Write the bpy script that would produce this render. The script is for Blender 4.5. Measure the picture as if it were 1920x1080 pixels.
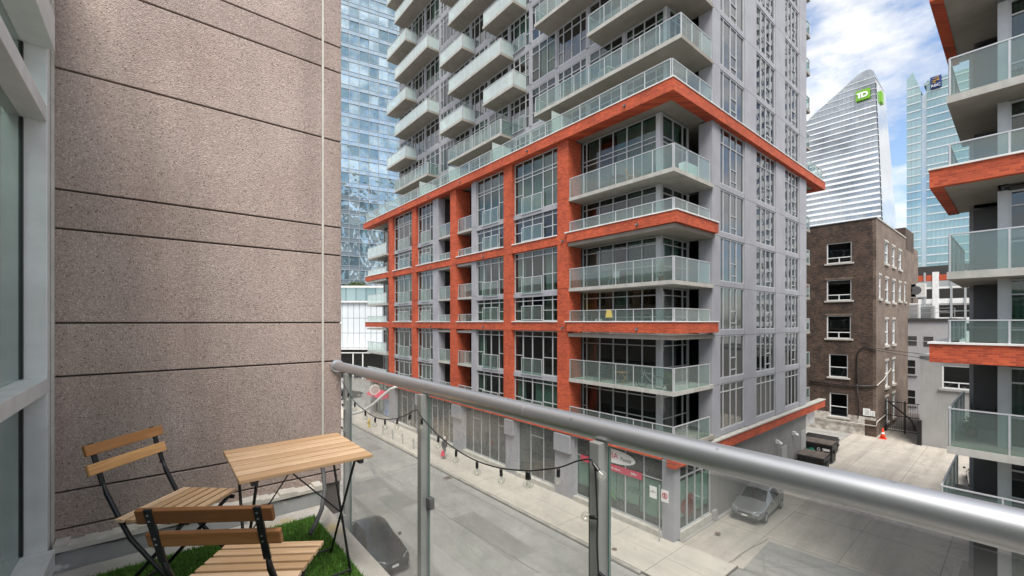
import bpy, math, random
from mathutils import Vector, Matrix
random.seed(7)
R = math.radians
for o in list(bpy.data.objects): bpy.data.objects.remove(o)
scn = bpy.context.scene
COL = scn.collection
# ---------------------------------------------------------------- camera
# the street runs along +Y, the lane along +X, the street surface is z = 0, the camera stands on a third-floor balcony
F_PX, CX, CY, CAM_Z, YAW = 800.0, 960.0, 604.0, 11.3, R(50.2)
cam = bpy.data.cameras.new('camera'); cam_o = bpy.data.objects.new('camera', cam); COL.objects.link(cam_o)
cam.sensor_width = 36; cam.lens = 36 * F_PX / 1920; cam.shift_y = (CY - 540) / 1920
cam.clip_start = 0.05; cam.clip_end = 5000
cam_o.location = (0, 0, CAM_Z); cam_o.rotation_euler = (R(90), 0, YAW - R(90))
scn.camera = cam_o
# ---------------------------------------------------------------- sky, sun, exposure
SUN_EL, SUN_AZ = R(60), R(233)          # azimuth: direction the light comes from, counter-clockwise from +X
w = bpy.data.worlds.new('World'); scn.world = w; w.use_nodes = True
nt = w.node_tree; nt.nodes.clear()
def wn(t, **k):
    n = nt.nodes.new(t)
    for a, b in k.items(): setattr(n, a, b)
    return n
sky = wn('ShaderNodeTexSky', sky_type='NISHITA'); sky.sun_disc = False
sky.sun_elevation = SUN_EL; sky.sun_rotation = R(90) - SUN_AZ; sky.air_density = 1.0; sky.dust_density = 1.5; sky.ozone_density = 1.5
tc = wn('ShaderNodeTexCoord'); mp = wn('ShaderNodeMapping'); mp.inputs['Scale'].default_value = (1, 1, 2.2); mp.inputs['Location'].default_value = (.35, .1, .25)
nz = wn('ShaderNodeTexNoise'); nz.inputs['Scale'].default_value = 4.2; nz.inputs['Detail'].default_value = 9; nz.inputs['Roughness'].default_value = .58
rp = wn('ShaderNodeValToRGB'); rp.color_ramp.elements[0].position = .385; rp.color_ramp.elements[1].position = .55
nz2 = wn('ShaderNodeTexNoise'); nz2.inputs['Scale'].default_value = 5; nz2.inputs['Detail'].default_value = 6
cr = wn('ShaderNodeValToRGB'); cr.color_ramp.elements[0].color = (4.1, 4.2, 4.4, 1); cr.color_ramp.elements[1].color = (5.8, 5.8, 5.8, 1)
cr.color_ramp.elements[0].position = .3; cr.color_ramp.elements[1].position = .6
mx = wn('ShaderNodeMixRGB'); bg = wn('ShaderNodeBackground'); bg.inputs['Strength'].default_value = .10
ou = wn('ShaderNodeOutputWorld'); L = nt.links.new
gain = wn('ShaderNodeMixRGB'); gain.blend_type = 'MULTIPLY'; gain.inputs[0].default_value = 1; gain.inputs[2].default_value = (1.15, 1.15, 1.15, 1)
L(tc.outputs['Generated'], mp.inputs[0]); L(mp.outputs[0], nz.inputs[0]); L(mp.outputs[0], nz2.inputs[0])
L(nz.outputs[0], rp.inputs[0]); L(nz2.outputs[0], cr.inputs[0])
L(sky.outputs[0], gain.inputs[1]); L(gain.outputs[0], mx.inputs[1]); L(rp.outputs[0], mx.inputs[0]); L(cr.outputs[0], mx.inputs[2]); L(mx.outputs[0], bg.inputs[0]); L(bg.outputs[0], ou.inputs[0])
sl = bpy.data.lights.new('sun', 'SUN'); sl.energy = 2.8; sl.angle = R(30); sl.color = (1, .96, .9)
so = bpy.data.objects.new('sun', sl); COL.objects.link(so)
sd = Vector((math.cos(SUN_AZ) * math.cos(SUN_EL), math.sin(SUN_AZ) * math.cos(SUN_EL), math.sin(SUN_EL)))
so.rotation_euler = sd.to_track_quat('Z', 'Y').to_euler(); so.location = sd * 80
vs = scn.view_settings; vs.view_transform = 'Standard'; vs.look = 'None'; vs.gamma = 1; vs.exposure = 1.05
# ---------------------------------------------------------------- pixel to plane helpers (a pixel gives a direction, the plane gives the distance)
_c, _s = math.cos(YAW), math.sin(YAW)
def ray(px, py):
    a = (px - CX) / F_PX
    return _c + a * _s, _s - a * _c, (CY - py) / F_PX
def on_x(px, py, x):
    v = ray(px, py); t = x / v[0]; return t * v[1], CAM_Z + t * v[2]
def on_y(px, py, y):
    v = ray(px, py); t = y / v[1]; return t * v[0], CAM_Z + t * v[2]
def on_z(px, py, z):
    v = ray(px, py); t = (z - CAM_Z) / v[2]; return t * v[0], t * v[1]
def Yx(px, x): return on_x(px, 604, x)[0]
def Xy(px, y): return on_y(px, 604, y)[0]
# ---------------------------------------------------------------- materials
def new_mat(name):
    m = bpy.data.materials.new(name); m.use_nodes = True; t = m.node_tree; t.nodes.clear()
    return m, t
def N(t, kind, **k):
    n = t.nodes.new(kind)
    for a, b in k.items():
        if a.startswith('i_'):
            key = a[2:].replace('_', ' ')
            n.inputs[int(key) if key.isdigit() else key].default_value = b
        else: setattr(n, a, b)
    return n
def c4(c): return (c[0], c[1], c[2], 1)
def pos(t, obj=False):
    if obj: return N(t, 'ShaderNodeTexCoord').outputs['Object']
    return N(t, 'ShaderNodeNewGeometry').outputs['Position']
def pm(name, c1, c2=None, scale=1.5, rough=.7, metal=0, bump=0, bscale=40, lo=.35, hi=.65, c3=None, s3=60, p3=(.62, .7), streak=0, obj=False, spec=.5, coat=0):
    """two-tone noise material; c3 adds fine specks; streak adds vertical weather streaks"""
    m, t = new_mat(name); l = t.links.new
    b = N(t, 'ShaderNodeBsdfPrincipled'); o = N(t, 'ShaderNodeOutputMaterial'); l(b.outputs[0], o.inputs[0])
    b.inputs['Roughness'].default_value = rough; b.inputs['Metallic'].default_value = metal; b.inputs['Specular IOR Level'].default_value = spec
    b.inputs['Coat Weight'].default_value = coat; b.inputs['Coat Roughness'].default_value = .05
    if c2 is None: c2 = tuple(min(1, v * .88) for v in c1)
    p = pos(t, obj)
    n = N(t, 'ShaderNodeTexNoise', i_Scale=scale, i_Detail=6, i_Roughness=.6); l(p, n.inputs[0])
    r = N(t, 'ShaderNodeValToRGB'); r.color_ramp.elements[0].position = lo; r.color_ramp.elements[1].position = hi
    r.color_ramp.elements[0].color = c4(c1); r.color_ramp.elements[1].color = c4(c2); l(n.outputs[0], r.inputs[0])
    col = r.outputs[0]
    if streak:
        mpp = N(t, 'ShaderNodeMapping'); mpp.inputs['Scale'].default_value = (3.0, 3.0, .22); l(p, mpp.inputs[0])
        n4 = N(t, 'ShaderNodeTexNoise', i_Scale=2.2, i_Detail=5); l(mpp.outputs[0], n4.inputs[0])
        r4 = N(t, 'ShaderNodeMapRange'); r4.inputs[1].default_value = .5; r4.inputs[2].default_value = .75; r4.inputs[3].default_value = 0; r4.inputs[4].default_value = streak; l(n4.outputs[0], r4.inputs[0])
        x4 = N(t, 'ShaderNodeMixRGB'); x4.inputs[2].default_value = c4(tuple(v * .45 for v in c1)); l(r4.outputs[0], x4.inputs[0]); l(col, x4.inputs[1]); col = x4.outputs[0]
    if c3 is not None:
        n3 = N(t, 'ShaderNodeTexNoise', i_Scale=s3, i_Detail=3); l(p, n3.inputs[0])
        r3 = N(t, 'ShaderNodeValToRGB'); r3.color_ramp.elements[0].position = p3[0]; r3.color_ramp.elements[1].position = p3[1]; l(n3.outputs[0], r3.inputs[0])
        x3 = N(t, 'ShaderNodeMixRGB'); x3.inputs[2].default_value = c4(c3); l(r3.outputs[0], x3.inputs[0]); l(col, x3.inputs[1]); col = x3.outputs[0]
    l(col, b.inputs['Base Color'])
    if bump:
        n2 = N(t, 'ShaderNodeTexNoise', i_Scale=bscale, i_Detail=4); l(p, n2.inputs[0])
        bp = N(t, 'ShaderNodeBump', i_Strength=bump, i_Distance=.02); l(n2.outputs[0], bp.inputs['Height']); l(bp.outputs[0], b.inputs['Normal'])
    return m
def brick_mat(name, c1, c2, mortar, bw=.22, bh=.075, dirt=.3):
    m, t = new_mat(name); l = t.links.new
    b = N(t, 'ShaderNodeBsdfPrincipled', i_Roughness=.85); o = N(t, 'ShaderNodeOutputMaterial'); l(b.outputs[0], o.inputs[0])
    p = pos(t); sp = N(t, 'ShaderNodeSeparateXYZ'); l(p, sp.inputs[0])
    ad = N(t, 'ShaderNodeMath', operation='ADD'); l(sp.outputs[0], ad.inputs[0]); l(sp.outputs[1], ad.inputs[1])
    cb = N(t, 'ShaderNodeCombineXYZ'); l(ad.outputs[0], cb.inputs[0]); l(sp.outputs[2], cb.inputs[1])
    k = N(t, 'ShaderNodeTexBrick', i_Scale=1.0, i_Bias=0.0); k.inputs['Color1'].default_value = c4(c1); k.inputs['Color2'].default_value = c4(c2); k.inputs['Mortar'].default_value = c4(mortar)
    k.inputs['Mortar Size'].default_value = .009; k.inputs['Mortar Smooth'].default_value = .3; k.inputs['Brick Width'].default_value = bw; k.inputs['Row Height'].default_value = bh
    l(cb.outputs[0], k.inputs['Vector'])
    n = N(t, 'ShaderNodeTexNoise', i_Scale=.7, i_Detail=8, i_Roughness=.65); l(p, n.inputs[0])
    mr = N(t, 'ShaderNodeMapRange'); mr.inputs[1].default_value = .38; mr.inputs[2].default_value = .7; mr.inputs[3].default_value = 1.08; mr.inputs[4].default_value = 1 - dirt; l(n.outputs[0], mr.inputs[0])
    mu = N(t, 'ShaderNodeMixRGB', blend_type='MULTIPLY', i_0=1); l(k.outputs[0], mu.inputs[1]); l(mr.outputs[0], mu.inputs[2]); l(mu.outputs[0], b.inputs['Base Color'])
    bp = N(t, 'ShaderNodeBump', i_Strength=.5, i_Distance=.01, invert=True); l(k.outputs['Fac'], bp.inputs['Height']); l(bp.outputs[0], b.inputs['Normal'])
    return m
def glass_mat(name, tint, diff=(.5, .5, .5), dmix=0.0, ior=1.45, extra=0.0, rough=.0, wav=0.0, dirty=0.0):
    """clear pane: tinted see-through + Fresnel mirror (+ a little diffuse film or dirt)"""
    m, t = new_mat(name); l = t.links.new
    o = N(t, 'ShaderNodeOutputMaterial'); tr = N(t, 'ShaderNodeBsdfTransparent'); tr.inputs[0].default_value = c4(tint)
    gl = N(t, 'ShaderNodeBsdfGlossy', i_Roughness=rough); gl.inputs[0].default_value = (.95, .97, .97, 1)
    fr = N(t, 'ShaderNodeFresnel', i_IOR=ior); ad = N(t, 'ShaderNodeMath', operation='ADD', use_clamp=True); ad.inputs[1].default_value = extra; l(fr.outputs[0], ad.inputs[0])
    gb = N(t, 'ShaderNodeNewGeometry'); fb = N(t, 'ShaderNodeMath', operation='SUBTRACT'); fb.inputs[0].default_value = 1; l(gb.outputs['Backfacing'], fb.inputs[1])      # the pane's far face does not mirror again
    am = N(t, 'ShaderNodeMath', operation='MULTIPLY'); l(ad.outputs[0], am.inputs[0]); l(fb.outputs[0], am.inputs[1]); ad = am
    base = tr.outputs[0]
    if dmix or dirty:
        df = N(t, 'ShaderNodeBsdfDiffuse'); df.inputs[0].default_value = c4(diff); x = N(t, 'ShaderNodeMixShader', i_0=dmix)
        l(base, x.inputs[1]); l(df.outputs[0], x.inputs[2]); base = x.outputs[0]
        if dirty:
            n = N(t, 'ShaderNodeTexNoise', i_Scale=2.2, i_Detail=7, i_Roughness=.65); l(pos(t), n.inputs[0])
            mr = N(t, 'ShaderNodeMapRange'); mr.inputs[1].default_value = .35; mr.inputs[2].default_value = .75; mr.inputs[3].default_value = dmix; mr.inputs[4].default_value = dmix + dirty; l(n.outputs[0], mr.inputs[0]); l(mr.outputs[0], x.inputs[0])
    if wav:
        n = N(t, 'ShaderNodeTexNoise', i_Scale=.9, i_Detail=2); l(pos(t), n.inputs[0])
        bp = N(t, 'ShaderNodeBump', i_Strength=wav, i_Distance=.05); l(n.outputs[0], bp.inputs['Height']); l(bp.outputs[0], gl.inputs['Normal'])
    x2 = N(t, 'ShaderNodeMixShader'); l(ad.outputs[0], x2.inputs[0]); l(base, x2.inputs[1]); l(gl.outputs[0], x2.inputs[2]); l(x2.outputs[0], o.inputs[0])
    return m
def mirror_mat(name, c1, c2, scale, metal=.75, rough=.06, wav=.3, wsc=.12):
    """coated curtain-wall glass: coloured mirror with slightly wavy panes, tone changes from pane to pane"""
    m, t = new_mat(name); l = t.links.new
    b = N(t, 'ShaderNodeBsdfPrincipled', i_Roughness=rough, i_Metallic=metal); o = N(t, 'ShaderNodeOutputMaterial'); l(b.outputs[0], o.inputs[0])
    oi = N(t, 'ShaderNodeObjectInfo'); n = N(t, 'ShaderNodeTexNoise', i_Scale=scale, i_Detail=5); l(pos(t), n.inputs[0])
    av = N(t, 'ShaderNodeMath', operation='MULTIPLY_ADD'); av.inputs[1].default_value = .35; l(oi.outputs['Random'], av.inputs[0]); l(n.outputs[0], av.inputs[2])
    r = N(t, 'ShaderNodeValToRGB'); r.color_ramp.elements[0].position = .45; r.color_ramp.elements[1].position = .8; r.color_ramp.elements[0].color = c4(c1); r.color_ramp.elements[1].color = c4(c2)
    l(av.outputs[0], r.inputs[0]); l(r.outputs[0], b.inputs['Base Color'])
    n2 = N(t, 'ShaderNodeTexNoise', i_Scale=wsc, i_Detail=2); l(pos(t), n2.inputs[0])
    bp = N(t, 'ShaderNodeBump', i_Strength=wav, i_Distance=1.0); l(n2.outputs[0], bp.inputs['Height']); l(bp.outputs[0], b.inputs['Normal'])
    return m
def wood_mat(name, c1, c2):
    m, t = new_mat(name); l = t.links.new
    b = N(t, 'ShaderNodeBsdfPrincipled', i_Roughness=.55); o = N(t, 'ShaderNodeOutputMaterial'); l(b.outputs[0], o.inputs[0])
    tcn = N(t, 'ShaderNodeTexCoord'); oi = N(t, 'ShaderNodeObjectInfo'); mpp = N(t, 'ShaderNodeMapping'); mpp.inputs['Scale'].default_value = (3.0, 70, 30)
    l(tcn.outputs['Object'], mpp.inputs[0]); cb = N(t, 'ShaderNodeCombineXYZ'); m7 = N(t, 'ShaderNodeMath', operation='MULTIPLY'); m7.inputs[1].default_value = 40; l(oi.outputs['Random'], m7.inputs[0]); l(m7.outputs[0], cb.inputs[0]); l(m7.outputs[0], cb.inputs[1]); l(cb.outputs[0], mpp.inputs[1])
    n = N(t, 'ShaderNodeTexNoise', i_Scale=1.0, i_Detail=7, i_Roughness=.62, i_Distortion=.6); l(mpp.outputs[0], n.inputs[0])
    av = N(t, 'ShaderNodeMath', operation='MULTIPLY_ADD'); av.inputs[1].default_value = .34; l(oi.outputs['Random'], av.inputs[0]); l(n.outputs[0], av.inputs[2])
    r = N(t, 'ShaderNodeValToRGB'); r.color_ramp.elements[0].position = .42; r.color_ramp.elements[1].position = .78; r.color_ramp.elements[0].color = c4(c1); r.color_ramp.elements[1].color = c4(c2)
    l(av.outputs[0], r.inputs[0]); l(r.outputs[0], b.inputs['Base Color'])
    bp = N(t, 'ShaderNodeBump', i_Strength=.25, i_Distance=.003); l(n.outputs[0], bp.inputs['Height']); l(bp.outputs[0], b.inputs['Normal'])
    return m
def emit_mat(name, c, s):
    m, t = new_mat(name); e = N(t, 'ShaderNodeEmission', i_Strength=s); e.inputs[0].default_value = c4(c); o = N(t, 'ShaderNodeOutputMaterial'); t.links.new(e.outputs[0], o.inputs[0]); return m
M = {}
M['grey'] = pm('grey_precast', (.325, .325, .35), (.275, .275, .298), .8, .75, bump=.08, bscale=30, streak=.25)
M['alu'] = pm('grey_aluminium', (.50, .51, .52), (.44, .45, .46), 2, .45, metal=.3)
M['alu_dark'] = pm('dark_frame', (.10, .10, .105), None, 2, .4)
M['white'] = pm('white_coping', (.72, .71, .69), (.6, .59, .57), 2, .55, streak=.2)
M['red'] = brick_mat('red_brick', (.53, .090, .030), (.31, .043, .016), (.40, .10, .05), dirt=.26)
M['brown'] = brick_mat('brown_brick', (.135, .080, .055), (.030, .022, .018), (.10, .08, .066), dirt=.55)
M['tan_brick'] = brick_mat('weathered_brick', (.23, .165, .125), (.13, .09, .07), (.2, .165, .135), dirt=.4)
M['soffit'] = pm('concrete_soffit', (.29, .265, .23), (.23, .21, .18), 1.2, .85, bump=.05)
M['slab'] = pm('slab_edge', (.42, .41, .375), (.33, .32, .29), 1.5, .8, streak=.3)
M['floor_dark'] = pm('balcony_floor', (.30, .27, .24), (.22, .2, .18), 2, .8)
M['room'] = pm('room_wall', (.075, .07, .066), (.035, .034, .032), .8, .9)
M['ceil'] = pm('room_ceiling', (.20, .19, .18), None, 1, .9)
M['curtain'] = pm('curtain_pale', (.62, .66, .62), (.55, .6, .56), 2, .9)
M['curtain2'] = pm('curtain_grey', (.42, .43, .41), None, 2, .9)
M['win'] = glass_mat('window_glass', (.50, .60, .565), ior=1.5, extra=.035, wav=.12)
M['win_g'] = glass_mat('window_glass_green', (.47, .58, .53), ior=1.5, extra=.06, wav=.12)
M['win_m'] = glass_mat('window_glass_mirror', (.13, .15, .16), ior=1.5, extra=.12, wav=.16)
M['shop'] = glass_mat('shop_glass', (.72, .78, .76), ior=1.5, extra=.02)
M['guard'] = glass_mat('guard_glass', (.76, .86, .83), (.50, .58, .55), .08, 1.5, .04)
M['guard_w'] = glass_mat('frosted_sky_white_glass', (.80, .90, .87), (.78, .84, .83), .34, 1.5, .04)  # white film stands for sky reflection on guards; screens are really translucent
M['rail_glass'] = glass_mat('railing_glass', (.90, .91, .90), (.62, .62, .615), .05, 1.45, .0, dirty=.24)
M['glass_edge'] = pm('glass_edge_green', (.02, .12, .09), None, 2, .15)
M['asphalt'] = pm('old_asphalt', (.315, .308, .288), (.225, .219, .205), .45, .9, bump=.25, bscale=60, c3=(.13, .126, .115), s3=24, p3=(.60, .70), streak=0)
M['walk'] = pm('sidewalk_concrete', (.52, .475, .40), (.43, .395, .335), .6, .9, bump=.12, bscale=50, c3=(.16, .145, .125), s3=9, p3=(.70, .76))
M['lane'] = pm('lane_concrete', (.40, .36, .305), (.31, .285, .25), .5, .9, bump=.15, bscale=50, c3=(.15, .135, .12), s3=6, p3=(.68, .76))
M['lane_grey'] = pm('lane_asphalt', (.26, .25, .23), (.19, .185, .17), .7, .9, bump=.2, bscale=50, c3=(.09, .088, .082), s3=4, p3=(.60, .74))
def ground_mat(name, c1, c2, wear, crack, gum, wx=(1.3, .05, 1)):
    """worn paving: two-tone, long wear streaks, blotchy stains, fine crack lines, dark spots"""
    m, t = new_mat(name); l = t.links.new
    b = N(t, 'ShaderNodeBsdfPrincipled', i_Roughness=.9); o = N(t, 'ShaderNodeOutputMaterial'); l(b.outputs[0], o.inputs[0]); p = pos(t)
    n = N(t, 'ShaderNodeTexNoise', i_Scale=.5, i_Detail=9, i_Roughness=.68); l(p, n.inputs[0])
    r = N(t, 'ShaderNodeValToRGB'); r.color_ramp.elements[0].position = .36; r.color_ramp.elements[1].position = .66; r.color_ramp.elements[0].color = c4(c1); r.color_ramp.elements[1].color = c4(c2); l(n.outputs[0], r.inputs[0]); col = r.outputs[0]
    def darken(fac, amount, col):
        f = N(t, 'ShaderNodeMath', operation='MULTIPLY'); f.inputs[1].default_value = amount; l(fac, f.inputs[0])
        x = N(t, 'ShaderNodeMixRGB'); x.inputs[2].default_value = c4(tuple(v * .28 for v in c1)); l(f.outputs[0], x.inputs[0]); l(col, x.inputs[1]); return x.outputs[0]
    def ramp(v, a, bb):
        q = N(t, 'ShaderNodeMapRange'); q.inputs[1].default_value = a; q.inputs[2].default_value = bb; l(v, q.inputs[0]); return q.outputs[0]
    mpp = N(t, 'ShaderNodeMapping'); mpp.inputs['Scale'].default_value = wx; l(p, mpp.inputs[0]); n2 = N(t, 'ShaderNodeTexNoise', i_Scale=1.0, i_Detail=5); l(mpp.outputs[0], n2.inputs[0]); col = darken(ramp(n2.outputs[0], .48, .72), wear, col)
    n3 = N(t, 'ShaderNodeTexNoise', i_Scale=2.6, i_Detail=8, i_Roughness=.75); l(p, n3.inputs[0]); col = darken(ramp(n3.outputs[0], .56, .74), wear, col)
    n5 = N(t, 'ShaderNodeTexNoise', i_Scale=16, i_Detail=4, i_Roughness=.8); l(p, n5.inputs[0]); col = darken(ramp(n5.outputs[0], .52, .75), .45, col)
    nd = N(t, 'ShaderNodeTexNoise', i_Scale=.9, i_Detail=4); l(p, nd.inputs[0]); mxv = N(t, 'ShaderNodeMixRGB', i_0=.35); l(p, mxv.inputs[1]); l(nd.outputs['Color'], mxv.inputs[2])
    v = N(t, 'ShaderNodeTexVoronoi', feature='DISTANCE_TO_EDGE', i_Scale=.42); l(mxv.outputs[0], v.inputs[0]); col = darken(ramp(v.outputs['Distance'], .012, .0), crack, col)
    v2 = N(t, 'ShaderNodeTexVoronoi', i_Scale=1.7); l(p, v2.inputs[0]); col = darken(ramp(v2.outputs['Distance'], .10, .05), gum, col)
    l(col, b.inputs['Base Color'])
    bp = N(t, 'ShaderNodeBump', i_Strength=.3, i_Distance=.02); l(n5.outputs[0], bp.inputs['Height']); l(bp.outputs[0], b.inputs['Normal'])
    return m
M['asphalt'] = ground_mat('old_asphalt', (.33, .325, .305), (.255, .25, .236), .36, .28, .3)
M['walk'] = ground_mat('sidewalk_concrete', (.52, .485, .42), (.44, .41, .355), .26, .0, .8)
M['lane'] = ground_mat('lane_concrete', (.43, .39, .335), (.34, .315, .275), .42, .25, .6, (.08, 1.2, 1))
M['lane_grey'] = ground_mat('lane_asphalt', (.29, .285, .27), (.21, .206, .195), .6, .5, .6)
M['kerb'] = pm('kerb_concrete', (.40, .375, .33), (.25, .235, .21), 1.5, .9)
M['joint'] = pm('joint_dirt', (.10, .088, .078), None, 3, .95)
M['black'] = pm('black_metal', (.012, .012, .013), None, 5, .42)
M['steel'] = pm('bright_steel', (.55, .55, .55), None, 5, .3, metal=.9)
M['rail'] = pm('satin_handrail', (.58, .585, .60), (.52, .525, .54), 1.2, .40, metal=.9, c3=(.40, .405, .42), s3=38, p3=(.70, .74))
M['post'] = pm('post_grey', (.36, .365, .355), (.27, .275, .265), 5, .5, metal=.35, streak=.3)
M['dirty_post'] = pm('post_dark', (.10, .10, .10), (.06, .06, .06), 9, .6)
M['wood'] = wood_mat('oiled_acacia', (.66, .36, .14), (.36, .16, .05))
M['wood2'] = wood_mat('oiled_acacia_dark', (.40, .18, .06), (.20, .08, .025))
M['wood3'] = wood_mat('weathered_acacia', (.72, .51, .33), (.47, .29, .155))
M['caulk'] = pm('caulk', (.55, .52, .46), (.45, .42, .37), 8, .8)
M['paint_grey'] = pm('grey_painted_kerb', (.27, .275, .27), (.22, .222, .215), 3, .7, bump=.2, bscale=20, c3=(.5, .49, .46), s3=7, p3=(.62, .68))
M['bare'] = pm('bare_concrete', (.46, .44, .405), (.34, .32, .285), 5, .9, bump=.3, bscale=25, c3=(.40, .33, .2), s3=4, p3=(.58, .68))
M['frame_white'] = pm('window_frame_white', (.74, .75, .745), (.62, .63, .625), 4, .5, streak=.2)
M['stucco'] = pm('grey_stucco', (.34, .335, .325), (.29, .285, .275), .7, .9, bump=.15, bscale=25, streak=.2)
M['stucco2'] = pm('lilac_stucco', (.40, .395, .405), (.34, .335, .345), .7, .9, bump=.1)
M['wallgrey'] = pm('lane_wall_grey', (.235, .228, .215), (.185, .18, .17), .7, .9, bump=.15, bscale=20, streak=.35)
M['stone'] = pm('sandstone_sill', (.50, .475, .43), (.38, .36, .32), 3, .85)
M['limewash'] = pm('peeling_limewash', (.58, .55, .49), (.30, .26, .225), 1.6, .9, bump=.3, bscale=12, lo=.42, hi=.62)
M['darkwin'] = pm('dark_window', (.012, .013, .014), None, 1, .06)
M['blind'] = pm('window_blind', (.70, .72, .70), None, 1, .8)
M['blind_b'] = pm('blue_blind', (.40, .50, .52), None, 1, .8)
M['rust'] = pm('rust_brown', (.16, .08, .045), (.09, .05, .03), 6, .9)
M['white_panel'] = pm('white_cladding', (.62, .65, .67), (.55, .59, .61), .15, .45)
M['mull'] = pm('mullion_grey', (.33, .36, .38), None, 1, .5)
M['blue_glass'] = mirror_mat('blue_curtain_glass', (.54, .66, .70), (.20, .30, .35), .22, wav=.45, wsc=.35)
M['blue_dark'] = mirror_mat('blue_spandrel', (.24, .34, .41), (.42, .52, .58), .3, wav=.25, wsc=.35)
M['teal_glass'] = mirror_mat('teal_curtain_glass', (.45, .58, .58), (.27, .40, .42), .05, wav=.2, wsc=.05)
M['td_glass'] = mirror_mat('silver_glass', (.46, .49, .52), (.17, .19, .22), .06, wav=.35, wsc=.12)
M['td_side'] = mirror_mat('silver_side_glass', (.62, .66, .69), (.50, .55, .58), .05, wav=.15)
M['td_band'] = pm('white_floor_band', (.85, .86, .87), None, .1, .4)
M['green'] = pm('sign_green', (.17, .42, .015), None, 1, .5)
M['navy'] = pm('sign_navy', (.012, .035, .16), None, 1, .5)
M['gold'] = pm('sign_gold', (.72, .46, .10), None, 1, .5)
M['print_white'] = pm('print_white', (.80, .80, .78), None, 1, .5)
M['print_red'] = pm('print_red', (.58, .025, .075), None, 1, .5)
M['print_black'] = pm('print_black', (.02, .02, .02), None, 1, .5)
M['film_green'] = pm('film_green', (.42, .60, .50), (.33, .50, .41), 1.2, .35)
M['film_dkgreen'] = pm('film_leaf', (.09, .24, .06), (.05, .15, .05), 3, .35)
M['film_mid'] = pm('film_mid_green', (.20, .34, .27), None, 2, .35)
M['film_red'] = pm('film_tomato', (.60, .07, .05), (.42, .04, .03), 3, .35)
M['car_silver'] = pm('silver_paint', (.27, .29, .295), None, 1, .28, metal=.65, coat=.8, obj=True)
M['car_black'] = pm('black_paint', (.030, .034, .036), None, 1, .25, metal=.3, coat=.9, obj=True)
M['car_red'] = pm('red_paint', (.25, .03, .03), None, 1, .3, metal=.2, coat=.8, obj=True)
M['car_glass'] = pm('car_glass', (.02, .024, .026), None, 1, .04, coat=.5)
M['tyre'] = pm('tyre_rubber', (.018, .018, .018), None, 5, .85)
M['lens'] = pm('lamp_lens', (.70, .71, .70), None, 5, .12)
M['yellow'] = pm('hydrant_yellow', (.62, .45, .02), (.5, .36, .02), 6, .5)
M['orange'] = pm('cone_orange', (.80, .06, .012), None, 5, .6)
M['bin'] = pm('dumpster_black', (.018, .018, .018), (.03, .03, .028), 2, .5)
M['lid'] = pm('dumpster_lid', (.13, .105, .085), (.08, .068, .058), 2, .7)
M['graffiti'] = pm('graffiti_green', (.01, .22, .14), None, 3, .6)
M['leaf'] = pm('shrub_leaf', (.07, .10, .02), (.03, .06, .012), 3, .8)
M['ac'] = pm('ac_white', (.60, .60, .57), (.52, .52, .5), 3, .5)
M['jacket'] = pm('black_jacket', (.016, .016, .018), None, 9, .9)
M['jeans'] = pm('grey_jeans', (.10, .105, .12), None, 9, .9)
M['skin'] = pm('skin', (.48, .28, .2), None, 9, .6)
M['cap'] = pm('white_hair', (.6, .59, .56), None, 30, .9)
M['bag'] = pm('red_bag', (.70, .02, .06), None, 9, .5)
M['plastic_white'] = pm('white_plastic', (.78, .78, .76), None, 4, .4)
M['bulb'] = glass_mat('bulb_glass', (.90, .90, .87), (.8, .8, .78), .10, 1.5, .05)
M['lampglow'] = emit_mat('lamp_glow', (1, .40, .08), 2.4)
M['metal_grey'] = pm('grey_metal', (.42, .43, .43), None, 5, .45, metal=.4)
M['lampwhite'] = pm('lamp_arm_white', (.62, .62, .60), None, 5, .5)
M['dark_fill'] = pm('recess_shade_dark_trim', (.05, .048, .045), None, 1, .9)  # holds recess shade in its colour; also used for a dark cornice
M['banner_blue'] = pm('banner_blue', (.08, .22, .5), (.4, .5, .6), 2, .5)
M['grass'] = pm('turf_blade', (.13, .30, .03), (.06, .16, .015), 20, .7)
M['turf'] = pm('turf_backing', (.03, .06, .012), None, 20, .9)
M['aggregate'] = None
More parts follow.
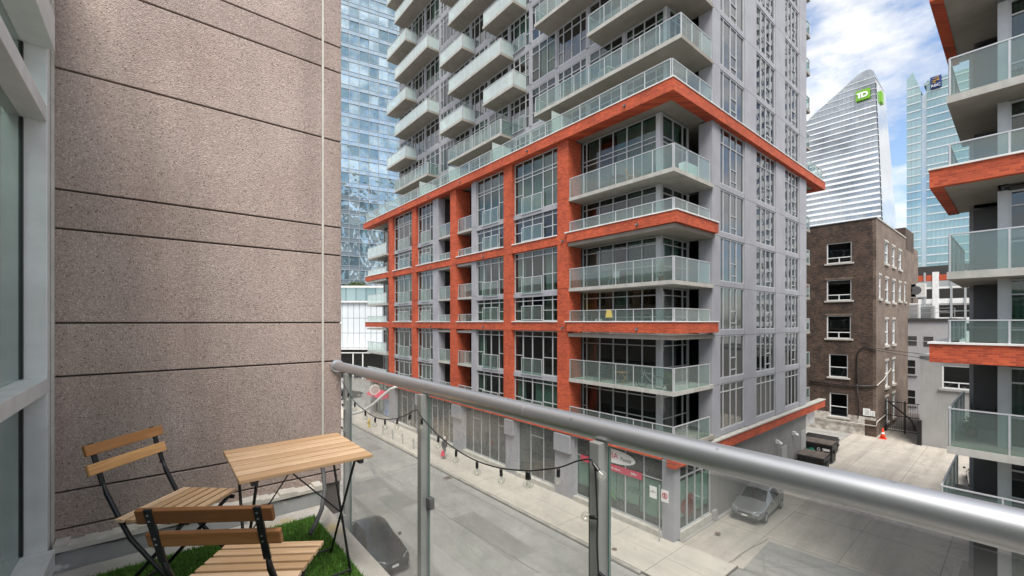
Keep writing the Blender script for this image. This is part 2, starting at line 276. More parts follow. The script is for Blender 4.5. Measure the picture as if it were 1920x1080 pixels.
def aggregate():
    m, t = new_mat('exposed_aggregate'); l = t.links.new
    b = N(t, 'ShaderNodeBsdfPrincipled', i_Roughness=.9); o = N(t, 'ShaderNodeOutputMaterial'); l(b.outputs[0], o.inputs[0])
    p = pos(t)
    n = N(t, 'ShaderNodeTexNoise', i_Scale=1.1, i_Detail=7, i_Roughness=.6); l(p, n.inputs[0])
    r = N(t, 'ShaderNodeValToRGB'); r.color_ramp.elements[0].position = .3; r.color_ramp.elements[1].position = .7; r.color_ramp.elements[0].color = (.395, .318, .283, 1); r.color_ramp.elements[1].color = (.325, .250, .217, 1); l(n.outputs[0], r.inputs[0])
    v = N(t, 'ShaderNodeTexVoronoi', i_Scale=150, i_Randomness=1); l(p, v.inputs[0])
    sp = N(t, 'ShaderNodeSeparateColor'); l(v.outputs['Color'], sp.inputs[0])
    r1 = N(t, 'ShaderNodeValToRGB'); e = r1.color_ramp.elements; e[0].position = 0; e[0].color = (.45, .42, .40, 1); e[1].position = 1; e[1].color = (1.7, 1.72, 1.7, 1)
    for ps, cc in ((.10, (.62, .6, .58, 1)), (.35, (.92, .92, .92, 1)), (.75, (1.06, 1.05, 1.04, 1)), (.93, (1.3, 1.28, 1.22, 1))):
        q = e.new(ps); q.color = cc
    l(sp.outputs[0], r1.inputs[0])
    mu = N(t, 'ShaderNodeMixRGB', blend_type='MULTIPLY', i_0=.62); l(r.outputs[0], mu.inputs[1]); l(r1.outputs[0], mu.inputs[2])
    v3 = N(t, 'ShaderNodeTexVoronoi', i_Scale=34, i_Randomness=1); l(p, v3.inputs[0])
    r5 = N(t, 'ShaderNodeValToRGB'); r5.color_ramp.elements[0].position = .10; r5.color_ramp.elements[1].position = .16; l(v3.outputs['Distance'], r5.inputs[0])
    s5 = N(t, 'ShaderNodeSeparateColor'); l(v3.outputs['Color'], s5.inputs[0])
    g5 = N(t, 'ShaderNodeMath', operation='GREATER_THAN'); g5.inputs[1].default_value = .22; l(s5.outputs[1], g5.inputs[0])
    mx5 = N(t, 'ShaderNodeMath', operation='MAXIMUM'); l(r5.outputs[0], mx5.inputs[0]); l(g5.outputs[0], mx5.inputs[1])
    mu2 = N(t, 'ShaderNodeMixRGB', i_1=(.10, .065, .05, 1)); l(mx5.outputs[0], mu2.inputs[0]); l(mu.outputs[0], mu2.inputs[2])
    # rain streaks, vertical
    mpp = N(t, 'ShaderNodeMapping'); mpp.inputs['Scale'].default_value = (2.5, 2.5, .25); l(p, mpp.inputs[0])
    n4 = N(t, 'ShaderNodeTexNoise', i_Scale=1.6, i_Detail=4); l(mpp.outputs[0], n4.inputs[0])
    r4 = N(t, 'ShaderNodeMapRange'); r4.inputs[1].default_value = .45; r4.inputs[2].default_value = .75; r4.inputs[3].default_value = 1.04; r4.inputs[4].default_value = .78; l(n4.outputs[0], r4.inputs[0])
    mu3 = N(t, 'ShaderNodeMixRGB', blend_type='MULTIPLY', i_0=1); l(mu2.outputs[0], mu3.inputs[1]); l(r4.outputs[0], mu3.inputs[2])
    oi = N(t, 'ShaderNodeObjectInfo'); pr = N(t, 'ShaderNodeMapRange'); pr.inputs[3].default_value = .93; pr.inputs[4].default_value = 1.06; l(oi.outputs['Random'], pr.inputs[0])
    mu4 = N(t, 'ShaderNodeMixRGB', blend_type='MULTIPLY', i_0=1); l(mu3.outputs[0], mu4.inputs[1]); l(pr.outputs[0], mu4.inputs[2]); l(mu4.outputs[0], b.inputs['Base Color'])
    bp = N(t, 'ShaderNodeBump', i_Strength=.5, i_Distance=.006); l(v.outputs['Distance'], bp.inputs['Height']); l(bp.outputs[0], b.inputs['Normal'])
    return m
M['aggregate'] = aggregate()
# ---------------------------------------------------------------- mesh helpers
def empty(name, loc=(0, 0, 0), label=None, cat=None, group=None):
    o = bpy.data.objects.new(name, None); COL.objects.link(o); o.location = loc; o.empty_display_size = .2
    tag(o, label, cat, group); return o
def tag(o, label=None, cat=None, group=None, kind=None):
    if label: o['label'] = label
    if cat: o['category'] = cat
    if group: o['group'] = group
    if kind: o['kind'] = kind
    return o
def wloc(o):
    v = Vector((0, 0, 0))
    while o is not None: v += o.location; o = o.parent
    return v
BOXF = ((0, 3, 2, 1), (4, 5, 6, 7), (0, 1, 5, 4), (1, 2, 6, 5), (2, 3, 7, 6), (3, 0, 4, 7))
class MB:
    def __init__(s): s.v = []; s.f = []; s.m = []
    def box(s, x0, x1, y0, y1, z0, z1, m=0):
        x0, x1 = min(x0, x1), max(x0, x1); y0, y1 = min(y0, y1), max(y0, y1); z0, z1 = min(z0, z1), max(z0, z1)
        n = len(s.v); s.v += [(x0, y0, z0), (x1, y0, z0), (x1, y1, z0), (x0, y1, z0), (x0, y0, z1), (x1, y0, z1), (x1, y1, z1), (x0, y1, z1)]
        s.f += [tuple(n + i for i in q) for q in BOXF]; s.m += [m] * 6; return s
    def poly(s, pts, m=0):
        n = len(s.v); s.v += [tuple(p) for p in pts]; s.f.append(tuple(range(n, n + len(pts)))); s.m.append(m); return s
    def prism(s, a, b, m=0):
        """two matching rings of points -> closed prism"""
        n = len(s.v); k = len(a); s.v += [tuple(p) for p in a] + [tuple(p) for p in b]
        s.f.append(tuple(n + i for i in reversed(range(k)))); s.f.append(tuple(n + k + i for i in range(k)))
        for i in range(k): j = (i + 1) % k; s.f.append((n + i, n + j, n + k + j, n + k + i))
        s.m += [m] * (k + 2); return s
    def tube(s, pts, r, n=8, m=0, caps=True):
        pts = [Vector(p) for p in pts]; rings = []
        up = Vector((0, 0, 1))
        rr = r if isinstance(r, (list, tuple)) else [r] * len(pts)
        d0 = (pts[1] - pts[0]).normalized()
        if abs(d0.z) > .9: up = Vector((1, 0, 0))
        u = d0.cross(up).normalized()
        for i, p in enumerate(pts):
            d = (pts[min(i + 1, len(pts) - 1)] - pts[max(i - 1, 0)]).normalized()
            u = (u - d * u.dot(d)).normalized(); v = d.cross(u)
            b = len(s.v); s.v += [tuple(p + (u * math.cos(2 * math.pi * k / n) + v * math.sin(2 * math.pi * k / n)) * rr[i]) for k in range(n)]; rings.append(b)
        for a, b in zip(rings, rings[1:]):
            for k in range(n): j = (k + 1) % n; s.f.append((a + k, a + j, b + j, b + k)); s.m.append(m)
        if caps:
            s.f.append(tuple(rings[0] + k for k in reversed(range(n)))); s.f.append(tuple(rings[-1] + k for k in range(n))); s.m += [m, m]
        return s
    def lathe(s, prof, c=(0, 0, 0), n=16, m=0):
        rings = []
        for r, z in prof:
            b = len(s.v); s.v += [(c[0] + r * math.cos(2 * math.pi * k / n), c[1] + r * math.sin(2 * math.pi * k / n), c[2] + z) for k in range(n)]; rings.append(b)
        for a, b in zip(rings, rings[1:]):
            for k in range(n): j = (k + 1) % n; s.f.append((a + k, a + j, b + j, b + k)); s.m.append(m)
        s.f.append(tuple(rings[0] + k for k in reversed(range(n)))); s.f.append(tuple(rings[-1] + k for k in range(n))); s.m += [m, m]
        return s
    def bar(s, a, b, wx, wy, m=0, up=(0, 0, 1)):
        """rectangular bar from a to b"""
        a = Vector(a); b = Vector(b); d = (b - a).normalized(); u = d.cross(Vector(up))
        if u.length < 1e-4: u = Vector((1, 0, 0))
        u.normalize(); v = u.cross(d); q = [(-1, -1), (1, -1), (1, 1), (-1, 1)]
        s.prism([a + u * i * wx / 2 + v * j * wy / 2 for i, j in q], [b + u * i * wx / 2 + v * j * wy / 2 for i, j in q], m); return s
    def mesh(s, name, mats, origin=(0, 0, 0), smooth=False):
        me = bpy.data.meshes.new(name); ox, oy, oz = origin
        me.from_pydata([(x - ox, y - oy, z - oz) for x, y, z in s.v], [], s.f)
        for mm in (mats if isinstance(mats, (list, tuple)) else [mats]): me.materials.append(M[mm] if isinstance(mm, str) else mm)
        if any(s.m): me.polygons.foreach_set('material_index', s.m)
        if smooth: me.polygons.foreach_set('use_smooth', [True] * len(me.polygons))
        me.update(); return me
    def build(s, name, mats, parent=None, smooth=False, bevel=0, local=False, loc=None, rot=0):
        if local or loc is not None: org = (0, 0, 0)
        else:
            xs, ys, zs = zip(*s.v); org = ((min(xs) + max(xs)) / 2, (min(ys) + max(ys)) / 2, min(zs))
        me = s.mesh(name, mats, org, smooth)
        return place(name, me, Vector(loc if loc is not None else org), parent, rot, bevel)
def place(name, me, loc, parent=None, rot=0, bevel=0):
    o = bpy.data.objects.new(name, me); COL.objects.link(o)
    if parent is not None: o.parent = parent; loc = Vector(loc) - PW(parent)
    o.location = loc; o.rotation_euler = (0, 0, rot)
    if bevel:
        b = o.modifiers.new('bevel', 'BEVEL'); b.width = bevel; b.segments = 2; b.limit_method = 'ANGLE'
    return o
LOCAL = set()
def PW(p):
    """world place of a parent; a parent marked local takes its children in its own coordinates"""
    return Vector((0, 0, 0)) if p.name in LOCAL else wloc(p)
def local(o): LOCAL.add(o.name); return o
def smooth_by_angle(o, deg=40):
    o.data.polygons.foreach_set('use_smooth', [True] * len(o.data.polygons))
    try: o.data.set_sharp_from_angle(angle=R(deg))
    except Exception: pass
    return o
def text_mesh(txt, size, mat, depth=.01, shear=0.0):
    cu = bpy.data.curves.new('lettering', 'FONT'); cu.body = txt; cu.size = size; cu.extrude = depth / 2; cu.align_x = 'CENTER'; cu.align_y = 'CENTER'; cu.shear = shear; cu.resolution_u = 3
    ob = bpy.data.objects.new('lettering', cu); COL.objects.link(ob)
    me = bpy.data.meshes.new_from_object(ob.evaluated_get(bpy.context.evaluated_depsgraph_get()))
    bpy.data.objects.remove(ob); me.materials.clear(); me.materials.append(M[mat]); return me
def copy_tree(o, parent=None):
    c = o.copy(); COL.objects.link(c); c.parent = parent
    for ch in list(o.children): copy_tree(ch, c)
    return c
# lettering is meshed first, while the scene is still empty
TXT = {k: text_mesh(*a) for k, a in {
    'rabba': ('RABBA', .46, 'print_red'), 'fine': ('Foods', .30, 'print_black', .01, .35), 'more': ('foods and more ..', .19, 'print_white'), 'hr': ('24hr', .22, 'print_white'),
    'rabba_big': ('RABBA', .50, 'film_mid'), 'gs': ('G 5', .34, 'print_white'), 'e28': ('2 8', .34, 'print_white'), 'ee': ('E', .34, 'print_white'),
    'rbc': ('RBC', 2.2, 'print_white', .2), 'sgn1': ('NO\nSTANDING', .10, 'print_black', .004), 'plate': ('BKTN 482', .1, 'navy', .004)}.items()}
ROTS = -math.pi / 2                     # a unit built facing -y turns to face the street (-x)
# ================================================================ the setting
g = MB().box(-900, 1500, -900, 1500, -.5, 0).build('ground', 'asphalt'); tag(g, kind='structure')
sw = MB().box(16.75, 20.5, 8.4, 58.0, .004, .095).build('sidewalk', 'joint'); tag(sw, kind='structure')
k = 0
y = 10.9
while y < 57.5:                          # concrete slabs with open joints
    yl = min(y + random.choice((2.6, 2.9, 3.1)), 57.9)
    for xa, xb in ((16.76, 18.55), (18.57, 20.45)):
        MB().box(xa, xb, y, yl - .022, .05, .125 + random.uniform(0, .006)).build('paving_slab', 'walk', sw)
    y = yl
for xa, xb, ya, yb in ((16.76, 18.55, 8.45, 10.88), (18.57, 20.45, 8.45, 10.88)):
    MB().box(xa, xb, ya, yb, .05, .122).build('paving_slab', 'walk', sw)
kb = None
kr = MB().box(16.55, 16.735, 11.0, 58, .0, .05).build('kerb', 'joint'); tag(kr, kind='structure')
y = 11.0
while y < 58:
    yl = min(58, y + 3.0); MB().box(16.56, 16.73, y, yl - .015, .02, .13).build('kerb_stone', 'kerb', kr, bevel=.02); y = yl
# near sidewalk, below the balconies
ns = MB().box(2.4, 6.2, -30, 58, .004, .12).build('near_sidewalk', 'walk'); tag(ns, kind='structure')
# lane between the two condominium blocks
ln = MB().box(20.52, 75, -3, 11.2, .004, .012).build('lane', 'joint'); tag(ln, kind='structure')
x = 24.6
xs = [20.55, 24.6, 29.2, 34.0, 38.9, 43.8, 48.9, 54.0, 60]
for a, b in zip(xs, xs[1:]):
    for (ya, yb), mt in (((8.75, 11.15), 'lane'), ((5.6, 8.73), 'lane'), ((2.4, 5.58), 'lane'), ((-1, 2.38), 'lane')):
        MB().box(a, b - .03, ya, yb, .008, .022 + random.uniform(0, .008)).build('concrete_slab', mt, ln)
# worn asphalt apron in front of the lane
pts = [(14.2, 10.6), (16.5, 10.75), (20.3, 8.2), (24.2, 8.4), (24.4, 4.0), (23.2, 1.0), (23.0, -6), (14.0, -6)]
ap = MB().prism([(x, y, .006) for x, y in pts], [(x, y, .03) for x, y in pts]).build('lane_apron', 'lane_grey'); tag(ap, kind='structure')
# road cracks and patches (real thin tar seams)
def seam(pts, wd=.03, name='tar_seam', z=.004, par=g):
    m = MB()
    for a, b in zip(pts, pts[1:]):
        d = Vector((b[0] - a[0], b[1] - a[1], 0)).normalized(); n = Vector((-d.y, d.x, 0)) * wd / 2
        A = Vector((a[0], a[1], z)); B = Vector((b[0], b[1], z)); m.prism([A - n, B - n, B + n, A + n], [p + Vector((0, 0, .003)) for p in (A - n, B - n, B + n, A + n)])
    return m.build(name, 'joint', par)
def wig(a, b, n=10, amp=.08):
    return [(a[0] + (b[0] - a[0]) * i / n + random.uniform(-amp, amp), a[1] + (b[1] - a[1]) * i / n + random.uniform(-amp, amp)) for i in range(n + 1)]
seam(wig(on_z(690, 930, 0), on_z(757, 910, 0)), .035); seam(wig(on_z(757, 910, 0), on_z(690, 866, 0)), .03)
seam(wig(on_z(810, 950, 0), on_z(1010, 1075, 0), 16, .06), .03); seam(wig((15.9, 14), (15.8, 30), 26, .06), .02)
seam(wig((8.0, 30), (16.4, 31), 12), .03)
for q in ((1000, 945), (1140 + 22, 1028), (985, 968)):
    p = on_z(*q, .13)
for px, py in ((1152, 1030), (1346, 1000)):
    p = on_z(px, py, .13); h = MB().lathe([(.14, .0), (.14, .012), (.11, .016)], (p[0], p[1], .128), 14).build('valve_cover', 'rust'); tag(h, 'small round rusty valve cover in the pavement ' + ('before the shop sign post' if px < 1200 else 'between corner shop and silver sedan'), 'cover')
seam(wig(on_z(1330, 1076, .03), on_z(1440, 1010, .03), 8, .05), .04, 'lane_seam', .031, ap)

patch_m = pm('asphalt_patch_dark', (.235, .23, .218), (.19, .186, .176), .8, .92, bump=.3, bscale=60)
for pts in ([(9.5, 24), (12.6, 24.3), (12.5, 30.2), (9.6, 29.8)], [(12.9, 15.5), (14.4, 15.4), (14.5, 21.0), (13.0, 21.1)], [(10.2, 37), (15.6, 36.6), (15.5, 38.4), (10.3, 38.9)]):
    MB().prism([(x, y, .001) for x, y in pts], [(x, y, .006) for x, y in pts]).build('asphalt_patch', patch_m, g)
for yy in (26.5, 47.5):                    # kerb drains
    dg = MB().box(15.95, 16.5, yy, yy + .55, .001, .012).build('drain_grate', 'joint', g)
    for q in range(5): MB().box(16.0 + q * .1, 16.04 + q * .1, yy + .05, yy + .5, .013, .02).build('grate_bar', 'rust', dg)
# ================================================================ units used by every facade
def unit_mesh_bars(vb, rows, W, H, bw=.06, bd=.10):
    m = MB()
    for v in vb: m.box(v - bw / 2, v + bw / 2, -bd / 2, bd / 2, 0, H)
    m.box(0, W, -bd / 2 + .002, bd / 2 - .002, 0, bw); m.box(0, W, -bd / 2 + .002, bd / 2 - .002, H - bw, H)
    for i, (a, b) in enumerate(zip(vb, vb[1:])):
        for z in rows[i]: m.box(a, b, -bd / 2 + .004, bd / 2 - .004, z - bw * .42, z + bw * .42)
    return m
PANES = {}
def pane_mesh(w, h, mat):
    key = (round(w, 2), round(h, 2), mat)
    if key not in PANES: PANES[key] = MB().box(0, key[0], -.006, .006, 0, key[1]).mesh('pane', mat)
    return PANES[key]
def curtain_mesh(w, h, amp=.035):
    m = MB(); n = max(6, int(w / .05)); P = []
    ph = random.uniform(0, 6)
    for i in range(n + 1):
        u = w * i / n; P.append((u, amp * math.sin(u * 42 + ph) + amp * .6 * math.sin(u * 17 + ph)))
    for (u0, a), (u1, b) in zip(P, P[1:]): m.poly([(u0, a, 0), (u1, b, 0), (u1, b, h), (u0, a, h)])
    return m
def window(parent, loc, rot, W, H, vb, rows, glass='win', split=True, juliet=None, curt=(), frame='alu', bw=.06, name='window'):
    """one window: frame bars, a pane in every opening, optional glazed juliet guard, curtains hung inside"""
    u = local(unit_mesh_bars(vb, rows, W, H, bw).build(name, frame, parent, loc=loc, rot=rot))
    joined = MB()
    for i, (a, b) in enumerate(zip(vb, vb[1:])):
        zs = [bw] + list(rows[i]) + [H - bw]
        for z0, z1 in zip(zs, zs[1:]):
            gm = glass if isinstance(glass, str) else random.choice(glass)
            if split: place('pane', pane_mesh(b - a - bw * .9, z1 - z0 - bw * .5, gm), Vector((a + bw * .45, .01, z0 + bw * .25)), u)
            else: joined.box(a + bw * .45, b - bw * .45, .004, .016, z0 + bw * .25, z1 - bw * .25)
    if not split:
        o = joined.build('panes', glass if isinstance(glass, str) else random.choice(glass), u, local=True); o['kind'] = 'stuff'
    for c0, c1, cm in curt:
        cu = curtain_mesh(c1 - c0, H - .12).mesh('curtain', cm, smooth=True); place('curtain', cu, Vector((c0, .22, .05)), u)
    if juliet:
        a, b, z0, z1 = juliet
        j = MB()
        j.box(a, b, -.19, -.15, z1 - .05, z1); j.box(a, b, -.19, -.15, z0, z0 + .05)
        for v in (a, (a + b) / 2, b - .04): j.box(v, v + .04, -.188, -.152, z0 + .05, z1 - .05)
        j.box(a, a + .03, -.15, -.06, z1 - .045, z1 - .015); j.box(b - .03, b, -.15, -.06, z1 - .045, z1 - .015); j.box(a + .02, b - .02, -.15, -.05, z0 + .005, z0 + .045)
        jo = j.build('juliet_guard', 'alu', u, local=True)
        MB().box(a + .04, b - .04, -.176, -.164, z0 + .05, z1 - .05).build('juliet_glass', 'guard', u, local=True)
    return u
GP = {}
def guard_run(parent, a, b, z0, z1, mat, split=True, pitch=1.35, posts=True, railm='alu', name='guard'):
    """glass balustrade along one edge (a -> b in plan) as sub-parts of a balcony: posts and top rail, single glass panels"""
    a = Vector((a[0], a[1], 0)); b = Vector((b[0], b[1], 0)); d = b - a; Ln = d.length; d.normalize(); n = max(1, round(Ln / pitch)); st = Ln / n
    rot = math.atan2(d.y, d.x); m = MB()
    m.box(0, Ln, -.028, .028, z1 - z0 - .04, z1 - z0)
    for i in range(n + 1): u = min(max(i * st, .02), Ln - .02); m.box(u - .02, u + .02, -.024, .024, 0, z1 - z0 - .04)
    place('rail', m.mesh('rail', railm), Vector((a.x, a.y, z0)), parent, rot)
    if split:
        for i in range(n):
            key = (round(st, 2), round(z1 - z0, 2), mat)
            if key not in GP: GP[key] = MB().box(.025, key[0] - .025, -.007, .007, .03, key[1] - .045).mesh('glass_panel', mat)
            p = a + d * st * i; place('glass_panel', GP[key], Vector((p.x, p.y, z0)), parent, rot)
    else:
        m = MB()
        for i in range(n): m.box(st * i + .025, st * (i + 1) - .025, -.007, .007, .03, z1 - z0 - .045)
        o = place('glass_panels', m.mesh('glass_panels', mat), Vector((a.x, a.y, z0)), parent, rot); o['kind'] = 'stuff'

# ================================================================ red and grey condominium tower across the street
T = empty('condominium_tower', (20, 11.4, 0), 'grey condominium tower with red brick framed podium and stacked glass balconies', 'building')
XF = 20.0                                  # front plane of the brick frame
FL = [4.9, 7.75, 10.6, 13.45, 16.3, 19.15, 22.86]
PIERS = [(44.6, 45.65, .5), (39.05, 39.98, .5), (31.61, 32.57, 1.5), (24.03, 25.0, .5), (18.45, 19.41, 1.2)]
BANDS = [(4.2, 4.75), (10.72, 11.3), (16.32, 16.9)]
SEG = [4.75, 7.75, 10.72, 11.3, 13.45, 16.32, 16.9, 19.15, 22.86]
for y0, y1, dp in PIERS:                   # brick piers, one piece per storey with an open joint
    for a, b in ((4.75, 7.73), (7.75, 10.715), (11.305, 13.44), (13.46, 16.315), (16.905, 19.14), (19.16, 22.855)):
        MB().box(XF, XF + dp, y0, y1, a, b).build('brick_pier', 'red', T)
bay_edges = [(45.65, 51.8), (39.98, 44.6), (32.57, 39.05), (25.0, 31.61), (19.41, 24.03)]
for z0, z1 in BANDS[1:]:
    y_ends = [19.41, 24.03, 25.0, 31.61, 32.57, 39.05, 39.98, 44.6]
    MB().box(XF - .012, XF + .45, 18.45, 45.65, z0, z1).build('brick_band', 'red', T)
    m = MB()
    for a, b in ((19.45, 24.0), (25.03, 31.58), (32.6, 39.02), (40.0, 44.57)): m.box(XF - .07, XF + .44, a, b, z1 + .001, z1 + .07)
    m.build('coping', 'white', T)
    # brick balcony fronts at both ends of the frame
    MB().box(XF - .16, XF + .25, 11.05, 18.44, z0, z1).build('brick_band', 'red', T)
    MB().box(XF + .25, 24.40, 11.05, 11.4, z0, z1 - .003).build('brick_band', 'red', T)
    MB().box(XF - .20, XF + .27, 11.0, 18.6, z1 + .001, z1 + .07).box(XF + .27, 24.4, 11.0, 11.42, z1 + .001, z1 + .068).build('coping', 'white', T)
    MB().box(XF - .10, XF + .25, 45.66, 52.3, z0, z1).box(XF + .25, XF + 4, 51.95, 52.3, z0, z1 - .003).build('brick_band', 'red', T)
    MB().box(XF - .14, XF + .27, 45.7, 52.34, z1 + .001, z1 + .07).build('coping', 'white', T)
MB().box(XF - .02, XF + .45, 12.0, 52.3, 4.2, 4.75).build('brick_band', 'red', T)
MB().box(19.9, 45.0, 11.16, 11.6, 3.92, 4.5).build('brick_band', 'red', T)
MB().box(19.86, 45.05, 11.11, 11.62, 4.503, 4.58).build('coping', 'slab', T)
# cornice round the podium roof
MB().box(19.72, 20.6, 11.15, 52.5, 22.86, 23.5).box(20.6, 45.0, 11.15, 11.75, 22.862, 23.498).box(44.2, 44.98, 11.75, 24, 22.864, 23.496).build('brick_cornice', 'red', T)
MB().box(19.68, 20.62, 11.11, 52.55, 23.503, 23.56).box(20.62, 45.04, 11.11, 11.77, 23.503, 23.558).build('coping', 'white', T)
MB().box(20.61, 44.2, 11.76, 52.3, 22.95, 23.3).build('roof_slab', 'soffit', T)
# spot lamps under the brick bands
for yy, zz in ((13.3, 10.95), (13.3, 16.55), (18.9, 10.95), (18.9, 16.5), (22.0, 23.15), (14.0, 23.15), (27.5, 10.95), (27.5, 16.55), (36, 10.95), (36, 16.55), (30.5, 23.15), (36, 23.15), (41.5, 23.15)):
    xx = (XF - .16 if yy < 18 else XF - .012) if zz < 20 else 19.72
    MB().box(xx - .10, xx, yy - .05, yy + .05, zz - .06, zz + .06).tube([(xx - .1, yy, zz - .02), (xx - .16, yy, zz - .10)], .04, 8).build('spot_lamp', 'alu_dark', T)
# --- rooms behind the glass: one back wall, ceilings and floors per storey
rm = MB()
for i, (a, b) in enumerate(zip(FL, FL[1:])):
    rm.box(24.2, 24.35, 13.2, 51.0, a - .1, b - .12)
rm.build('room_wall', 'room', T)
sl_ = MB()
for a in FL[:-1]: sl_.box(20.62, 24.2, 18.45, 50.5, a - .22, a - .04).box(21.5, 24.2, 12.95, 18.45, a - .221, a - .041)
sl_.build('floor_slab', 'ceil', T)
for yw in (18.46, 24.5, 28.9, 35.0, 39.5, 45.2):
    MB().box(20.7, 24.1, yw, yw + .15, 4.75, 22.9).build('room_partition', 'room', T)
# --- bay windows in the brick frame
def bay_window(y_hi, y_lo, zi, ncol, split, tall):
    """y_hi is the left edge seen from the street"""
    z0 = FL[zi] - (.05 if zi % 2 else -.05) ; z1 = FL[zi + 1] - .25
    if zi in (1, 3): z1 = BANDS[1 + zi // 2][0] - .02 if zi == 1 else BANDS[2][0] - .02
    if zi in (2, 4): z0 = FL[zi] + (.78 if zi == 2 else .68)
    if zi == 0: z0 = 4.78
    if zi == 5: z1 = 22.84
    W = y_hi - y_lo; H = z1 - z0
    if ncol == 5: fr = [0, .2, .42, .66, .86, 1]; door = (1, 3)
    else: fr = [0, .24, .5, .78, 1]; door = (1, 3)
    vb = [.04 + (W - .08) * q for q in fr]
    t1 = H - .40; t2 = H - .62
    if tall: t1, t2 = H - 1.05, H - 1.30
    rows = []
    for c in range(len(vb) - 1):
        if door[0] <= c < door[1]: rows.append([t2, t1] if tall else [t1])
        else: rows.append([H * .36, t2, t1] if tall else [H * .40, t1])
    ju = (vb[1] - .03, vb[3] + .03, .06 if zi in (0, 2, 4) else -.12, 1.08)
    cu = []
    cm = random.choice(('curtain', 'curtain', 'curtain2'))
    r = random.random()
    if r < .4: cu = [(vb[0], vb[1], cm), (vb[3], vb[-2], cm)]
    elif r < .6: cu = [(vb[0], vb[1] * .9 + .1, cm), (vb[2], vb[-1], cm)]
    elif r < .75: cu = [(vb[0], vb[-1], cm)]
    window(T, (XF + .3, y_hi, z0), ROTS, W, H, vb, rows, ('win', 'win', 'win_g'), split, ju, cu)
    if zi in (0, 2, 4) or True:
        sz0 = z0 - .32 if zi % 2 else None
        if sz0: MB().box(XF + .16, XF + .55, y_lo, y_hi, z0 - .34, z0 - .003).build('spandrel', 'grey', T)
for zi in range(6):
    tall = zi == 5
    bay_window(44.58, 40.0, zi, 4, False, tall)
    bay_window(39.03, 35.9, zi, 4, False, tall)
    bay_window(28.75, 25.02, zi, 4, True, tall)
    bay_window(24.01, 19.43, zi, 5, True, tall)
# grey piers beside the recessed balconies, one panel per storey
for y0, y1 in ((34.87, 35.88), (28.77, 29.41)):
    for a, b in zip([4.75, 7.75, 11.37, 13.45, 16.97, 19.15], [7.73, 10.71, 13.43, 16.31, 19.13, 22.85]):
        MB().box(XF + .12, XF + .85, y0, y1, a, b).build('panel', 'grey', T)
# recessed balconies between brick pier and grey pier
def balcony(parent, name='balcony'):
    return name
for zi in range(6):
    z = FL[zi]
    for y0, y1 in ((32.58, 34.86), (29.42, 31.6)):
        band = zi in (0, 2, 4)
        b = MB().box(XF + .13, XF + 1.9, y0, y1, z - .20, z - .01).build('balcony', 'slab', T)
        gz = {0: 4.76, 2: 11.3, 4: 16.9}.get(zi, z)
        guard_run(b, (XF + .22, y1 - .02), (XF + .22, y0 + .02), gz, gz + (.68 if zi else 1.1) + (0 if band else .42), 'guard', True, 1.2)
        W = y1 - y0; H = (FL[zi + 1] - z) - .25
        window(T, (XF + 1.9, y1, z), ROTS, W, H, [.03, W * .36, W * .7, W - .03], [[H - .5], [H - .5], [H - .5]], 'win', False, None, [(.1, W * .35, 'curtain2')] if random.random() < .5 else [], name='balcony_window')
